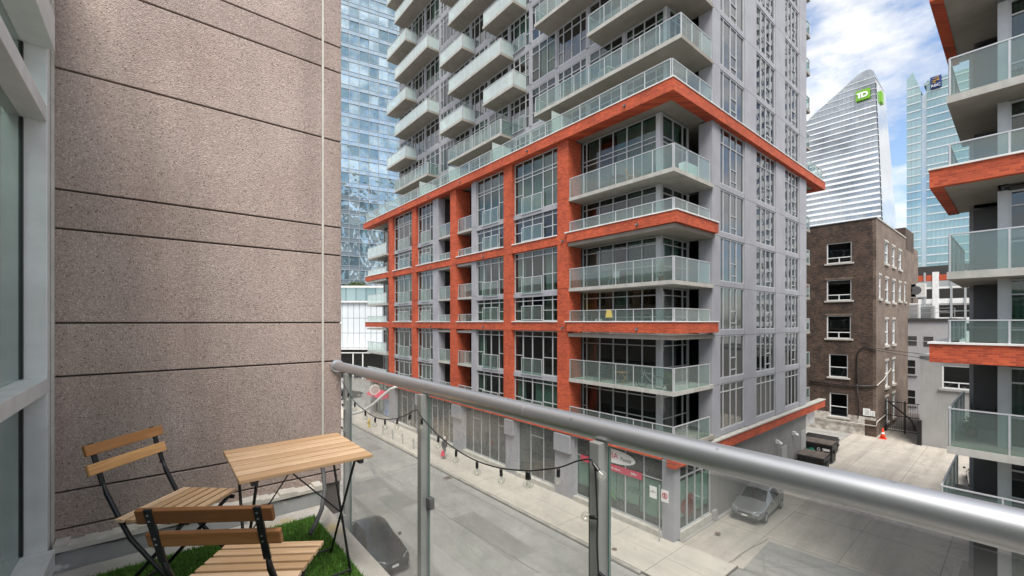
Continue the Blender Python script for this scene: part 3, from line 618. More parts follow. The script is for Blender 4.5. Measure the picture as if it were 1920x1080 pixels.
# --- corner balconies and corner glazing
YG, XG = 12.9, 21.4
mull_s = [Yx(p, XG) for p in (1090, 1101, 1125.5, 1150.7, 1176.7, 1205, 1236)]
mull_r = [Xy(p, YG) for p in (1240, 1261, 1279, 1290, 1309)]
for zi in range(6):
    z = FL[zi]; zt = FL[zi + 1] - .22 if zi < 5 else 22.9; H = zt - z
    band = zi in (0, 2, 4); gz = {0: 4.75, 2: 11.37, 4: 16.97}.get(zi, z)
    e = 0 if band else .04
    y_top = 18.44
    b = MB().prism([(XF + e, 11.25 + e, z - .21), (24.38, 11.25 + e, z - .21), (24.38, YG - .06, z - .21), (XG - .06, YG - .06, z - .21), (XG - .06, y_top, z - .21), (XF + e, y_top, z - .21)],
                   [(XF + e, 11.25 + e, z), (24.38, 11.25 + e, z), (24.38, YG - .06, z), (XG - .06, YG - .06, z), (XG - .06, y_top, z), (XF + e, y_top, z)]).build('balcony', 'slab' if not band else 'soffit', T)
    top = gz + .66 if band else z + 1.22
    if zi == 0: top = 6.0
    gm = 'guard'
    xo = XF + .08
    guard_run(b, (xo, y_top - .05), (xo, 11.36), gz, top, gm, True, 1.25)
    guard_run(b, (xo + .03, 11.33), (23.9, 11.33), gz, top, gm, True, 1.1)
    vb = [y_top - .02 - v for v in mull_s]; W = y_top - YG; vb = [max(.03, v) for v in vb]; vb[-1] = W - .12
    tr = H - .42 if zi < 5 else H - 1.25
    rows = []
    for c in range(6): rows.append([tr - .28, tr] if zi == 5 else ([tr] if c in (1, 2) else [1.0, tr]))
    cur = {5: [(vb[1], vb[2], 'curtain2'), (vb[3] + .1, vb[6], 'curtain')], 4: [(vb[4], vb[6], 'curtain2')], 3: [(vb[0], vb[3], 'curtain2'), (vb[4], vb[6], 'curtain')], 2: [(vb[3], vb[4], 'curtain2')], 1: [(vb[0], vb[2] - .3, 'curtain2')], 0: []}[zi]
    window(T, (XG, y_top, z), ROTS, W, H, vb, rows, 'win', True, None, cur)
    MB().box(XG - .08, XG + .2, YG - .08, YG + .2, z, zt).build('corner_post', 'alu', T)
    xb = [v - (XG + .2) for v in mull_r]; W2 = 24.38 - XG - .2; xb = [.02] + xb[1:-1] + [W2 - .02]
    rows = [[1.0, tr] if zi < 5 else [tr - .28, tr]] * 4
    window(T, (XG + .2, YG, z), 0, W2, H, xb, rows, 'win', True, None, [(xb[0], xb[2], 'curtain')] if zi in (5, 3) else [])
    # opposite end of the podium
    b = MB().box(XF - .04, XF + 3.5, 46.3, 51.9, z - .21, z).build('balcony', 'slab', T)
    guard_run(b, (XF + .02, 51.8), (XF + .02, 46.3), gz, top if zi else 5.9, 'guard_w', False, 1.3)
    W = 50.4 - 45.7
    window(T, (XF + 1.5, 50.4, z), ROTS, W, H, [.03, W * .25, W * .5, W * .75, W - .03], [[H - .5]] * 4, 'win', False, name='balcony_window')
MB().box(XF + 1.5, 40.8, 50.41, 50.6, 4.75, 22.9).build('end_wall', 'grey', T)
# --- right side: grey columns, spandrels and tall windows
NF = 12
TZ = [23.56 + .0] + [23.0 + 3.2 * (k + 1) for k in range(NF)]
LV = [(4.62, 7.64), (7.66, 10.5), (10.52, 13.4), (13.42, 16.32), (16.34, 19.17), (19.19, 22.855)] + [(23.57, 26.19)] + [(23.0 + 3.2 * k + .01, 23.0 + 3.2 * (k + 1) - .01) for k in range(1, NF)]
COLS = [(24.4, 25.4), (28.86, 30.68), (34.16, 36.0), (39.2, 40.85)]
for a, b in LV:
    for i, (x0, x1) in enumerate(COLS):
        MB().box(x0, x1, 11.4, 12.2 if i == 0 else 11.95, a, b).build('panel', 'grey', T)
    MB().box(41.0, 41.2, 11.5, 11.6, a, b).build('trim', 'grey', T) if False else None
for k, (a, b) in enumerate(LV):
    for j, ((_, x0), (x1, _)) in enumerate(zip(COLS, COLS[1:])):
        MB().box(x0 + .005, x1 - .005, 11.44, 11.95, a, a + .30).build('spandrel', 'grey', T)
        W = x1 - x0; z0 = a + .305; H = b - z0
        vb = [.03, W * .16, W * .44, W * .68, W - .03] if j == 0 else [.03, W * .28, W * .52, W * .76, W - .03]
        last = k == 5
        base = [H - .95] if last else ([H - .5] if k == 0 else [])
        rows = [list(base), list(base), [.42, 1.15] + base if k else list(base), list(base)]
        window(T, (x0, 11.52, z0), 0, W, H, vb, rows, 'win_m', k < 7, None, [(vb[0], vb[2], 'curtain2')] if random.random() < .25 else ([(vb[0], vb[-1], 'curtain2')] if random.random() < .15 else []), frame='alu')
rw = MB()
for a, b in LV: rw.box(25.4, 39.2, 14.4, 14.5, a, b).box(25.41, 39.19, 11.97, 14.4, a - .06, a + .02)
rw.build('room_wall', 'room', T)
# tower walls that close the body
MB().box(24.42, 40.8, 14.6, 50.4, 0, 22.85).build('podium_core', 'room', T)
# balconies behind the far corner
for k, (a, b) in enumerate(LV):
    bb = MB().box(40.87, 43.1, 11.75, 17, a - .2, a).build('balcony', 'soffit', T)
    guard_run(bb, (40.95, 11.8), (43.05, 11.8), a, a + 1.1, 'guard', True, 1.1); guard_run(bb, (43.06, 11.85), (43.06, 16.9), a, a + 1.1, 'guard', False, 1.3)
# podium roof guard
pg = MB().box(19.9, 20.2, 11.3, 52.3, 23.56, 23.60).build('roof_kerb', 'white', T)
guard_run(pg, (19.98, 52.2), (19.98, 11.42), 23.6, 24.65, 'guard', True, 1.5); guard_run(pg, (20.02, 11.38), (24.3, 11.38), 23.6, 24.65, 'guard', True, 1.4); guard_run(pg, (41, 11.38), (44.9, 11.38), 23.6, 24.65, 'guard', True, 1.4)
for yy in (26.5, 33.0, 38.5, 20.0):       # privacy screens on the roof terrace
    MB().box(20.1, 22.0, yy, yy + .03, 23.6, 25.3).build('privacy_screen', 'guard_w', T)
# --- tower above the podium
XT = 22.2
bays = [47.4, 44.3, 41.2, 38.1, 35.4, 32.6, 29.8, 27.0, 24.4, 21.6, 18.7, 15.8, 13.0]
sr = MB()
for k in range(NF):
    z0 = 23.0 + 3.2 * k; z1 = z0 + 3.2
    sr.box(XT + 2.2, XT + 2.35, 13.1, 47.2, z0, z1).box(XT + .15, XT + 2.2, 13.1, 47.2, z1 - .25, z1 - .02)
    MB().box(XT - .02, XT + .2, 13.0, 47.4, z1 - .22, z1 + .22).build('spandrel', 'grey', T)
    for i, (ya, yb) in enumerate(zip(bays, bays[1:])):
        W = ya - yb - .24; H = 3.2 - .46; st = random.random()
        MB().box(XT - .06, XT + .2, yb - .12, yb + .12, z0 + .23, z1 - .225).build('mullion_strip', 'grey', T)
        vb = [.03, W * .2, W * .5, W * .8, W - .03] if i % 2 else [.03, W * .33, W * .67, W - .03]
        rows = [[H - .55] if 0 < c < len(vb) - 2 else [.9, H - .55] for c in range(len(vb) - 1)]
        cu = []
        if st < .4: cu = [(vb[0], vb[1], 'curtain'), (vb[-2], vb[-1], 'curtain')]
        elif st < .7: cu = [(vb[1], vb[-1], 'curtain')]
        elif st < .82: cu = [(vb[0], vb[2], 'curtain2')]
        ju = (vb[1], vb[-2], .02, 1.1) if (i % 3 == 1 and k % 2) else None
        window(T, (XT + .05, ya - .12, z0 + .23), ROTS, W, H, vb, rows, ('win', 'win_g', 'win_m'), False, ju, cu, name='tower_window')
sr.build('room_wall', 'room', T)
TB = {1: [(38.2, 45.9), (26.4, 34.25), (11.3, 22.46)], 0: [(43.1, 48.0), (31.9, 35.8), (24.84, 28.77), (11.3, 17.58)]}
for k in range(1, NF):
    z = 23.0 + 3.2 * k
    for y0, y1 in TB[k % 2]:
        far = y0 > 40; crn = y0 < 12
        if crn:
            ring = [(20.8, 11.32), (24.38, 11.32), (24.38, 12.94), (22.16, 12.94), (22.16, y1), (20.8, y1)]
            b = MB().prism([(x, y, z - .2) for x, y in ring], [(x, y, z) for x, y in ring]).build('balcony', 'soffit', T)
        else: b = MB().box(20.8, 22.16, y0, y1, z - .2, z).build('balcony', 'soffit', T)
        MB().box(20.775, 20.797, y0, y1, z - .21, z + .02).build('slab_trim', 'slab', b)
        gm = 'guard_w' if (y0 > 20 and k > 1) else 'guard'  # far upper guards get the glass with sky reflection as white colour
        guard_run(b, (20.86, y1 - .03), (20.86, y0 + .05), z, z + 1.15, gm, k < 7, 1.3)
        if crn: guard_run(b, (20.9, 11.38), (24.2, 11.38), z, z + 1.15, gm, k < 7, 1.1)
        else: guard_run(b, (20.9, y0 + .03), (22.15, y0 + .03), z, z + 1.15, gm, False, 1.25)
        guard_run(b, (20.9, y1 - .03), (22.15, y1 - .03), z, z + 1.15, gm, False, 1.25)
# corner glazing of the tower
for k in range(NF):
    z0 = 23.0 + 3.2 * k + (.56 if k == 0 else 0); H = 23.0 + 3.2 * (k + 1) - .22 - z0
    W = 24.38 - XT - .22
    MB().box(XT - .08, XT + .2, 12.9, 12.98 + .1, z0, z0 + H).build('corner_post', 'alu', T)
    window(T, (XT + .22, 12.95, z0), 0, W, H, [.03, W * .35, W * .7, W - .03], [[H - .5]] * 3, 'win', False, name='tower_window')
MB().box(XT + 2.4, 40.8, 14.6, 47.3, 23.3, 61.4).box(XT, 40.8, 47.42, 47.6, 23.3, 61.4).build('tower_core', 'grey', T)
MB().box(XT - .3, 41, 11.4, 47.7, 61.42, 62.2).build('roof', 'grey', T)

# ================================================================ shop level of the tower
XR = 20.42
RC = [(11.35, 12.0), (18.1, 19.75), (23.7, 24.9), (30.7, 32.3), (37.5, 39.2), (44.3, 45.8), (50.4, 51.2)]
for y0, y1 in RC: MB().box(XF + .12, XF + .75, y0, y1, .12, 4.19).build('shop_column', 'grey', T)
for y0, y1 in RC[1:5]: MB().box(XF - .12, XF + .11, y0 + .15, y1 - .1, 3.0, 4.12).build('lamp_box', 'grey', T, bevel=.02)
for (_, ya), (yb, _) in zip(RC, RC[1:]):
    MB().box(XF + .05, XF + .6, ya + .003, yb - .003, .12, .42).build('plinth', 'stone', T)
    W = yb - ya; n = max(3, round(W / 1.15)); H = 3.76
    vb = [.03 + (W - .06) * i / n for i in range(n + 1)]
    rows = [[2.9] if i % 3 == 1 else [] for i in range(n)]
    if ya < 13: rows = [[2.55] for i in range(n)]
    window(T, (XR, yb, .425), ROTS, W, H, vb, rows, 'shop' if ya < 13 else 'win', True, None, [], frame='alu', name='shop_window')
# shop on the corner: side glazing, wall along the lane
W = 24.2 - 20.7; vb = [.03, W * .26, W * .5, W * .74, W - .03]
MB().box(20.76, 24.25, 11.36, 11.6, .02, .42).build('plinth', 'stone', T)
window(T, (20.76, 11.5, .425), 0, W, 3.48, vb, [[2.75]] * 4, 'shop', True, name='shop_window')
MB().box(24.26, 40.8, 11.42, 11.8, 0, 3.915).build('lane_wall', 'wallgrey', T)
MB().box(24.3, 24.75, 11.25, 11.41, 0, .55).build('wall_footing', 'stucco', T)
MB().box(24.9, 40.8, 11.36, 11.418, 3.6, 3.91).build('wall_trim', 'wallgrey', T)
for x, h in ((35.2, 2.1), (39.5, 2.6)):
    d_ = MB().box(x, x + 1.1, 11.37, 11.416, .03, h).build('door', 'stucco', T); MB().box(x + .95, x + 1.0, 11.33, 11.37, 1.0, 1.15).build('handle', 'alu_dark', d_)
for x, z in ((34.2, 2.6), (37.6, 2.65), (43.2, 1.9)):
    if x < 41: MB().box(x - .1, x + .1, 11.2, 11.415, z, z + .25).tube([(x, 11.2, z + .1), (x, 11.05, z - .02)], .12, 10).build('wall_lamp', 'lampwhite', T)
MB().box(41.5, 44.5, 11.8, 16, 2.5, 4.08).build('soffit_box', 'white', T)
# shop interior: floor, back wall, shelves with goods
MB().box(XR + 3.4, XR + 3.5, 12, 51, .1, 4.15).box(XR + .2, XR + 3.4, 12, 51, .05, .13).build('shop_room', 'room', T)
goods = MB()
for yy in range(13, 46, 2):
    for s in range(5):
        yo = yy + random.uniform(-.3, .3)
        for i in range(9): goods.box(XR + 1.4 + random.uniform(0, .5), XR + 2.0, yo + i * .17, yo + i * .17 + .14, .5 + s * .5, .5 + s * .5 + random.uniform(.15, .38), random.randint(0, 4))
go = goods.build('shelf_goods', ['wood3', 'metal_grey', 'rust', 'stone', 'alu_dark'], T); go['kind'] = 'stuff'
# printed films inside the corner shop's windows
fm = MB()
for y0, y1 in ((12.05, 13.55), (13.6, 15.1), (15.15, 16.6), (16.65, 18.0)): fm.box(XR + .05, XR + .056, y0, y1, 1.15 if y0 > 13 else .9, 2.85)
fm.build('window_film', 'film_green', T)
fm = MB()
for y0, y1 in ((12.05, 13.55), (13.6, 15.1), (15.15, 16.6), (16.65, 18.0)): fm.box(XR + .05, XR + .056, y0, y1, .44, 1.14 if y0 > 13 else .89)
fm.build('window_film', 'alu_dark', T)
for j in range(4):                          # long leaves
    a = [(XR + .03, 16.6 - .1 * j - .16 * s - .02 * s * s, 2.6 - .13 * j - .26 * s) for s in range(6)]
    MB().tube(a, [.03, .08, .10, .09, .06, .02], 6).build('leaf_print', 'film_dkgreen', T)
m = MB()
for r_ in (1.0, .88):                       # round badge
    for i in range(40):
        a0, a1 = 2 * math.pi * i / 40, 2 * math.pi * (i + .9) / 40
        pp = [(XR + .035, 13.9 + math.cos(a) * rr, 1.9 + math.sin(a) * rr * .95) for a, rr in ((a0, r_), (a1, r_), (a1, r_ - .04), (a0, r_ - .04))]
        m.prism(pp, [(p[0] + .006, p[1], p[2]) for p in pp])
m.build('badge_print', 'film_mid', T)
def put_text(key, loc, rot, parent, nm='lettering', sc=1):
    o = bpy.data.objects.new(nm, TXT[key]); COL.objects.link(o); o.parent = parent; o.location = Vector(loc) - PW(parent); o.rotation_euler = rot; o.scale = (sc, sc, sc); return o
RS = (R(90), 0, -R(90))                     # text facing the street
put_text('rabba_big', (XR + .03, 13.9, 1.9), RS, T)
m = MB()
for s in range(60):
    cy, cz = 22.0, 0; a = random.uniform(0, 6.28); rr = random.uniform(0, .5)
for bx_, bz_, br in ((21.6, 1.5, .42), (22.15, 1.75, .36), (21.9, 1.15, .38), (22.4, 1.25, .3)):
    pp = [(bx_ + math.cos(2 * math.pi * i / 14) * br * (1 + .12 * math.sin(i * 3)), 11.56, bz_ + math.sin(2 * math.pi * i / 14) * br) for i in range(14)]
    m.prism(pp, [(x, y + .004 + .002 * br, z) for x, y, z in pp])
m.build('tomato_print', 'film_red', T)
MB().box(20.8, 24.2, 11.58, 11.586, 1.0, 2.9).build('window_film', 'film_green', T); MB().box(20.8, 24.2, 11.58, 11.586, .44, .99).build('window_film', 'alu_dark', T)
# shop sign: white oval over a red strip
SG = empty('shop_sign', (XR - .08, 15.6, 3.0), 'white oval shop sign with red lettering above a red strip on the corner shop', 'sign')
pp = [(XR - .10, 15.25 + math.cos(2 * math.pi * i / 32) * 1.5, 3.55 + math.sin(2 * math.pi * i / 32) * .40) for i in range(32)]
MB().prism(pp, [(x + .05, y, z) for x, y, z in pp]).build('oval_board', 'print_white', SG)
MB().box(XR - .10, XR - .05, 13.35, 17.7, 2.68, 3.04).build('red_strip', 'print_red', SG)
put_text('rabba', (XR - .11, 15.6, 3.58), RS, SG); put_text('fine', (XR - .11, 14.4, 3.50), RS, SG); put_text('more', (XR - .11, 15.3, 2.85), RS, SG); put_text('hr', (XR - .11, 13.85, 2.86), RS, SG)
# ================================================================ sister block on the other side of the lane
S = empty('condominium_block', (20, 2, 0), 'grey condominium block with orange brick bands and deep glass balconies across the lane', 'building')
SF = [1.5, 4.6, 7.2, 10.05, 12.92, 15.8, 18.7, 22.0, 25.2, 28.2]
YE = 1.63
def ring_slab(x0, y1, z0, z1, yin=.5):
    r = [(x0, -14), (x0, y1), (25.5, y1), (25.5, yin), (21.55, yin), (21.55, -14)]
    r = list(reversed(r)); return MB().prism([(x, y, z0) for x, y in r], [(x, y, z1) for x, y in r])
for i, z in enumerate(SF):
    band = i in (3, 5, 7)
    if band:
        zb = {3: (9.97, 10.58), 5: (15.78, 16.36), 7: (22.0, 22.6)}[i]
        b = ring_slab(20.1, 1.95, zb[0] + .02, zb[0] + .2).build('balcony', 'soffit', S)
        MB().box(19.85, 20.1, -14, 2.03, *zb).build('brick_band', 'red', b); MB().box(20.1, 25.6, 1.72, 2.03, zb[0], zb[1] - .004).build('brick_band', 'red', b)
        MB().box(19.8, 20.15, -14, 2.07, zb[1] + .001, zb[1] + .06).box(20.15, 25.6, 1.69, 2.07, zb[1] + .001, zb[1] + .058).build('coping', 'white', b)
        gz = zb[1] + .06; top = gz + .74
    else:
        ye = YE if i != 1 else 1.82; b = ring_slab(20.0, ye, z - .2, z).build('balcony', 'soffit' if i != 1 else 'floor_dark', S); gz = z; top = z + 1.28
        MB().box(19.975, 19.998, -14, YE, z - .21, z + .03).build('slab_trim', 'slab', b)
    if i >= 1:
        guard_run(b, (20.06, 1.76 if i == 1 else 1.58), (20.06, -3.6), gz, top, 'guard', True, 1.3); guard_run(b, (20.1, 1.76 if i == 1 else 1.58), (25.4, 1.76 if i == 1 else 1.58), gz, top, 'guard', True, 1.35)
for i, (z, zn) in enumerate(zip(SF, SF[1:])):
    H = zn - z - .22
    MB().box(21.3, 21.75, .32, .56, z, zn - .2).build('corner_post', 'alu', S)
    W = 4.0; vb = [.03, 1.0, 2.0, 3.0, W - .03]
    window(S, (21.4, .32, z), ROTS, W, H, vb, [[1.0, H - .5], [H - .5], [H - .5], [1.0, H - .5]], ('win', 'win_g'), i < 8, None, [(vb[0], vb[2], random.choice(('curtain', 'curtain2')))] if i % 3 != 1 else [])
    MB().box(24.2, 24.9, .60, 1.25, z, zn - .2).build('column', 'alu_dark', S)
    W = 24.2 - 21.75
    window(S, (24.2, .5, z), math.pi, W, H, [.03, W * .5, W - .03], [[H - .5], [H - .5]], 'win', False)
MB().box(23.6, 23.7, -14, .3, 0, 27).build('room_wall', 'room', S)
MB().box(24.9, 33, -14, 1.4, 0, 27).build('core', 'grey', S)
MB().box(21.6, 23.6, -14, -3.7, 0, 27).build('side_wall', 'grey', S)
m = MB()
for z in SF: m.box(21.6, 23.6, -3.7, .3, z - .19, z - .02)
m.build('floor_slab', 'ceil', S)
MB().box(20.3, 25.2, -14, 1.3, .02, 1.3).build('base_wall', 'stucco', S)
# ================================================================ brown brick building at the end of the lane
B = empty('brick_building', (54.2, 9.28, 0), 'dark brown brick walk-up with white framed windows at the end of the lane', 'building')
XB, YB, ZB = 54.2, 9.28, 21.5
# front (faces the street) and lane side with true openings: wall strips around each window
fw = [((13.31, 11.19), (17.41, 19.51)), ((13.31, 11.22), (13.54, 15.68)), ((13.31, 11.26), (9.61, 11.97)), ((13.11, 11.5), (5.6, 7.97)), ((13.06, 11.5), (1.51, 3.92))]
def wall_x(x0, x1, ya, yb, z0, z1, holes, mat, parent):
    m = MB(); zc = z0
    for (h1, h0), (a, b) in sorted(holes, key=lambda q: q[1][0]):
        m.box(x0, x1, ya, yb, zc, a); m.box(x0, x1, ya, h0, a, b); m.box(x0, x1, h1, yb, a, b); zc = b
    m.box(x0, x1, ya, yb, zc, z1); return m.build('wall', mat, parent)
wall_x(XB, XB + .35, YB + .02, 24, 1.9, ZB, [(a, (max(b[0], 1.9), b[1])) for a, b in fw], 'brown', B)
m = MB().box(XB - .03, XB + .35, YB + .02, 11.5, 0, .55).box(XB - .03, XB + .35, 13.06, 24, 0, 1.9).box(XB - .03, XB + .35, 11.5, 13.06, 0, 1.5); m.build('base_course', 'limewash', B)
MB().box(XB - .02, XB + .35, YB + .025, 11.5, .552, 1.88).build('base_course', 'limewash', B)
MB().box(XB - .035, XB + .3, YB - .005, 10.15, 0, 1.6).build('base_course', 'brown', B)
for n_, ((y1, y0), (z0, z1)) in enumerate(fw):
    W = y1 - y0; H = z1 - z0
    wn_ = local(unit_mesh_bars([.05, W - .05], [[]], W, H, .085, .12).build('window', 'frame_white', B, loc=(XB + .12, y1, z0), rot=ROTS))
    if n_ < 3: MB().box(.1, W - .1, -.05, .05, H * .25, H * .25 + .09).box(W / 2 - .04, W / 2 + .04, -.05, .05, .1, H * .25).build('mullion', 'frame_white', wn_, local=True)
    else: MB().box(.1, W - .1, -.05, .05, H * .42, H * .42 + .07).build('mullion', 'frame_white', wn_, local=True)
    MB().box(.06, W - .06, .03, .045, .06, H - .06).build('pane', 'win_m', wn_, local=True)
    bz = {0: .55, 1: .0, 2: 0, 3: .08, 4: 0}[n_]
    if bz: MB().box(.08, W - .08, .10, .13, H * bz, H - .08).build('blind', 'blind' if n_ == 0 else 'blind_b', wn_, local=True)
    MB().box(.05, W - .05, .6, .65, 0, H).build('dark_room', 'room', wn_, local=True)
    MB().box(XB - .12, XB + .2, y0 - .18, y1 + .18, z0 - .18, z0 - .004).build('sill', 'stone', B, bevel=.02)
    if n_ in (2, 1): MB().box(XB - .04, XB - .002, y0 - .12, y1 + .12, z1 + .02, z1 + .22).build('lintel', 'tan_brick', B)
sw_ = [((58.2, 59.9), (17.45, 19.7)), ((61.95, 63.6), (17.45, 19.65)), ((65.8, 67.6), (17.45, 19.6)), ((55.4, 56.4), (13.7, 16.0)), ((58.4, 60.1), (13.5, 15.9)), ((62.2, 63.8), (13.5, 15.9)), ((65.9, 67.4), (13.8, 15.9)), ((69.5, 70.4), (13.8, 16.0)),
       ((58.4, 60.0), (8.9, 11.6)), ((62.2, 63.7), (8.9, 11.6)), ((58.4, 60.0), (4.5, 7.2)), ((62.2, 63.7), (4.5, 7.2)), ((58.4, 60.0), (.8, 3.4)), ((62.2, 63.7), (.8, 3.4))]
MB().box(XB + .35, 80, YB + .25, YB + .6, 0, 18.8).build('wall', 'room', B)
rowz = {}
for xr, zr in sw_: rowz.setdefault(round(zr[0]), []).append((xr, zr))
m = MB(); zc = 0
for kz in sorted(rowz):
    hs = sorted(rowz[kz]); a = min(h[1][0] for h in hs); b = max(h[1][1] for h in hs); m.box(XB, 80, YB, YB + .25, zc, a); xc = XB
    for (hx0, hx1), (hz0, hz1) in hs:
        m.box(xc, hx0, YB, YB + .25, a, b); m.box(hx0, hx1, YB, YB + .25, a, hz0) if hz0 - a > .01 else None; m.box(hx0, hx1, YB, YB + .25, hz1, b) if b - hz1 > .01 else None; xc = hx1
    m.box(xc, 80, YB, YB + .25, a, b); zc = b
m.box(XB, 80, YB, YB + .25, zc, 18.8 if False else 20.2); m.build('wall', 'tan_brick', B)
MB().box(XB, 70.4, YB, YB + .3, 20.2, ZB).build('wall', 'tan_brick', B)
for (x0, x1), (z0, z1) in sw_:
    W = x1 - x0; H = z1 - z0
    u = local(unit_mesh_bars([.07, W - .07], [[H / 2]], W, H, .12, .12).build('window', 'frame_white', B, loc=(x0, YB + .1, z0), rot=0))
    MB().box(.1, W - .1, .02, .035, .1, H - .1).build('pane', 'win_m', u, local=True)
    MB().box(x0 - .15, x1 + .15, YB - .14, YB + .08, z0 - .24, z0 - .004).build('sill', 'stone', B)
    MB().box(x0 - .1, x1 + .1, YB - .05, YB - .002, z1 + .003, z1 + .22).build('lintel', 'stone', B)
MB().box(XB - .06, XB + .42, YB - .06, 24, ZB, ZB + .1).build('coping', 'alu_dark', B); MB().box(XB + .43, 70.3, YB - .08, YB + .36, ZB, ZB + .13).build('coping', 'stone', B)
MB().box(XB + .42, 80, YB + .6, 24, 18.5, 20.6).build('roof', 'room', B)
MB().box(70.4, 76.5, YB + .01, 14.5, 18.0, 22.9).build('chimney_stack', 'brown', B); MB().box(70.36, 70.398, 10.2, 12.8, 20.9, 22.3).build('brick_patch', 'red', B); MB().lathe([(.12, 0), (.12, .35), (.4, .4), (.4, .5), (.05, .65)], (71.5, 11.8, 22.9), 10).build('roof_vent', 'alu_dark', B)
MB().box(76.51, 80, YB + .02, 13, 18.0, 21.0).build('chimney_stack', 'tan_brick', B)
# cables and downpipe on the brick wall
def cable(pts, r, nm, mt, par): return MB().tube(pts, r, 6).build(nm, mt, par, smooth=True)
px = lambda X, pts: [(X, *on_x(a, b, X)) for a, b in pts]
cable(px(54.1, [(1607, 720), (1606, 690), (1607, 665), (1612, 655), (1622, 650), (1632, 652), (1642, 656)]), .05, 'conduit', 'black', B)
cable(px(54.08, [(1607, 720), (1610, 760), (1609, 785)]), .04, 'conduit', 'black', B)
cable(px(54.08, [(1518, 715), (1560, 720), (1600, 724), (1643, 724)]), .07, 'conduit', 'black', B)
cable([(54.1, 9.2, 5.1), (57, 9.2, 5.4), (61, 9.2, 6.3)], .05, 'conduit', 'stone', B)
cable(px(54.05, [(1518, 780), (1560, 788), (1600, 793), (1643, 799)]) + [(54.1, 9.2, 1.55), (58, 9.18, 1.7)], .05, 'conduit', 'stone', B)
# notice boards on the brick wall
for (a, b, c, d_) in ((1618.5, 765, 1632, 780), (1632.5, 770, 1641, 781)):
    y1, z1 = on_x(a, b, XB); y0, z0 = on_x(c, d_, XB); y0 = max(y0, YB + .05)
    nb = MB().box(XB - .09, XB - .05, y0, y1, z0, z1).build('notice_board', 'print_white'); tag(nb, ('large white notice board' if a < 1630 else 'smaller white notice board') + ' fixed low on the dark brick wall beside the gate', 'sign')
    m = MB()
    for i in range(5): m.box(XB - .094, XB - .091, y0 + .1, y1 - .1 - .1 * (i % 2), z1 - .12 - i * (z1 - z0) / 6.5, z1 - .17 - i * (z1 - z0) / 6.5)
    m.build('print_lines', 'metal_grey', nb)
# ================================================================ grey stucco buildings right of the gate
G = empty('stucco_building', (54, 6.17, 0), 'flat grey stucco building with a wide white framed window beyond the lane', 'building')
m = MB().box(54, 54.3, -6, 2.4, 0, 8.2).box(54, 54.3, 4.7, 6.17, 0, 8.2).box(54, 54.3, 2.4, 4.7, 0, 5.4).box(54, 54.3, 2.4, 4.7, 7.45, 8.2); m.build('wall', 'stucco', G)
MB().box(54.3, 66, 5.9, 6.17, 0, 8.2).build('wall', 'stucco', G); MB().box(54.32, 66, -6, 5.88, 7.9, 8.1).build('roof', 'room', G); MB().box(53.9, 54.35, -6, 6.25, 8.205, 8.4).build('coping', 'metal_grey', G)
MB().box(55.6, 55.7, -5, 5.9, 0, 7.9).build('room_wall', 'room', G)
u = local(unit_mesh_bars([.05, 1.95, 2.25], [[.55], [.55]], 2.3, 2.05, .1, .12).build('window', 'frame_white', G, loc=(54.1, 4.7, 5.4), rot=ROTS))
MB().box(1.0, 1.08, -.05, .05, .1, .55).build('mullion', 'frame_white', u, local=True); MB().box(.05, 2.25, .02, .03, .05, 2.0).build('pane', 'win_m', u, local=True)
MB().box(53.85, 54.05, 2.2, 4.9, 5.2, 5.38).build('sill', 'stucco', G)
MB().box(53.6, 53.99, 6.0, 6.3, 0, 2.3).build('downpipe_guard', 'black', G)
G2 = empty('rear_stucco_building', (72, 10, 0), 'pale lilac grey building with small sash windows behind the gate', 'building')
X2 = 72.0
MB().box(X2, X2 + 10, 5, 11.6, 0, 11.4).build('wall', 'stucco2', G2); MB().box(X2 - .15, X2 + 10, 4.9, 11.7, 11.4, 11.75).build('cornice', 'dark_fill', G2)
def rect_on(X, a, b, c, d_): y1, z1 = on_x(a, b, X); y0, z0 = on_x(c, d_, X); return y0, y1, z0, z1
for q in ((1702, 675, 1716, 702), (1702, 731, 1716, 759)):
    y0, y1, z0, z1 = rect_on(X2, *q); u = MB().box(X2 - .03, X2 - .002, y0, y1, z0, z1).build('window', 'darkwin', G2); MB().box(X2 - .08, X2 - .031, y0, y1, (z0 + z1) / 2 - .06, (z0 + z1) / 2 + .06).build('meeting_rail', 'metal_grey', u); MB().box(X2 - .15, X2 - .003, y0 - .2, y1 + .2, z0 - .2, z0 - .002).build('sill', 'stucco', u)
for q in ((1703, 630, 1719, 648), (1732, 631, 1750, 650)):
    y0, y1, z0, z1 = rect_on(X2, *q); u = MB().box(X2 - .03, X2 - .002, y0, y1, z0, z1).build('window', 'room', G2); MB().box(X2 - .08, X2 - .031, y0, y1, (z0 + z1) / 2 - .05, (z0 + z1) / 2 + .05).build('meeting_rail', 'metal_grey', u)
# air-conditioners on that roof
def ac_unit(px_, py_, X, w_, h_, lab, name='air_conditioner', mat='ac'):
    y, z = on_x(px_, py_, X); z = max(z, 11.76)
    a = empty(name, (X, y, z), lab, 'air conditioner', 'air conditioners on the lilac building roof')
    MB().box(X, X + .9, y - w_ / 2, y + w_ / 2, z, z + h_).build('casing', mat, a, bevel=.04)
    f = MB()
    for i in range(12): f.box(X - .03, X - .003, y - w_ * .42, y + w_ * .42, z + .1 + i * (h_ - .2) / 12, z + .1 + i * (h_ - .2) / 12 + .03)
    f.build('grille', 'alu_dark', a); return a
ac_unit(1704, 608, 73, 2.0, 1.9, 'white air conditioner low on the lilac building roof'); ac_unit(1728, 610, 74, 2.3, 1.6, 'grey boxy air conditioner low on the roof beside white units', mat='metal_grey')
fr = empty('equipment_rack', (74.5, 9.5, 11.76), 'steel rack on the lilac building roof carrying two raised air conditioners', 'rack')
for yy in (8.2, 9.6, 11.0): MB().box(74.4, 74.5, yy, yy + .1, 11.76, 14.4).build('leg', 'metal_grey', fr)
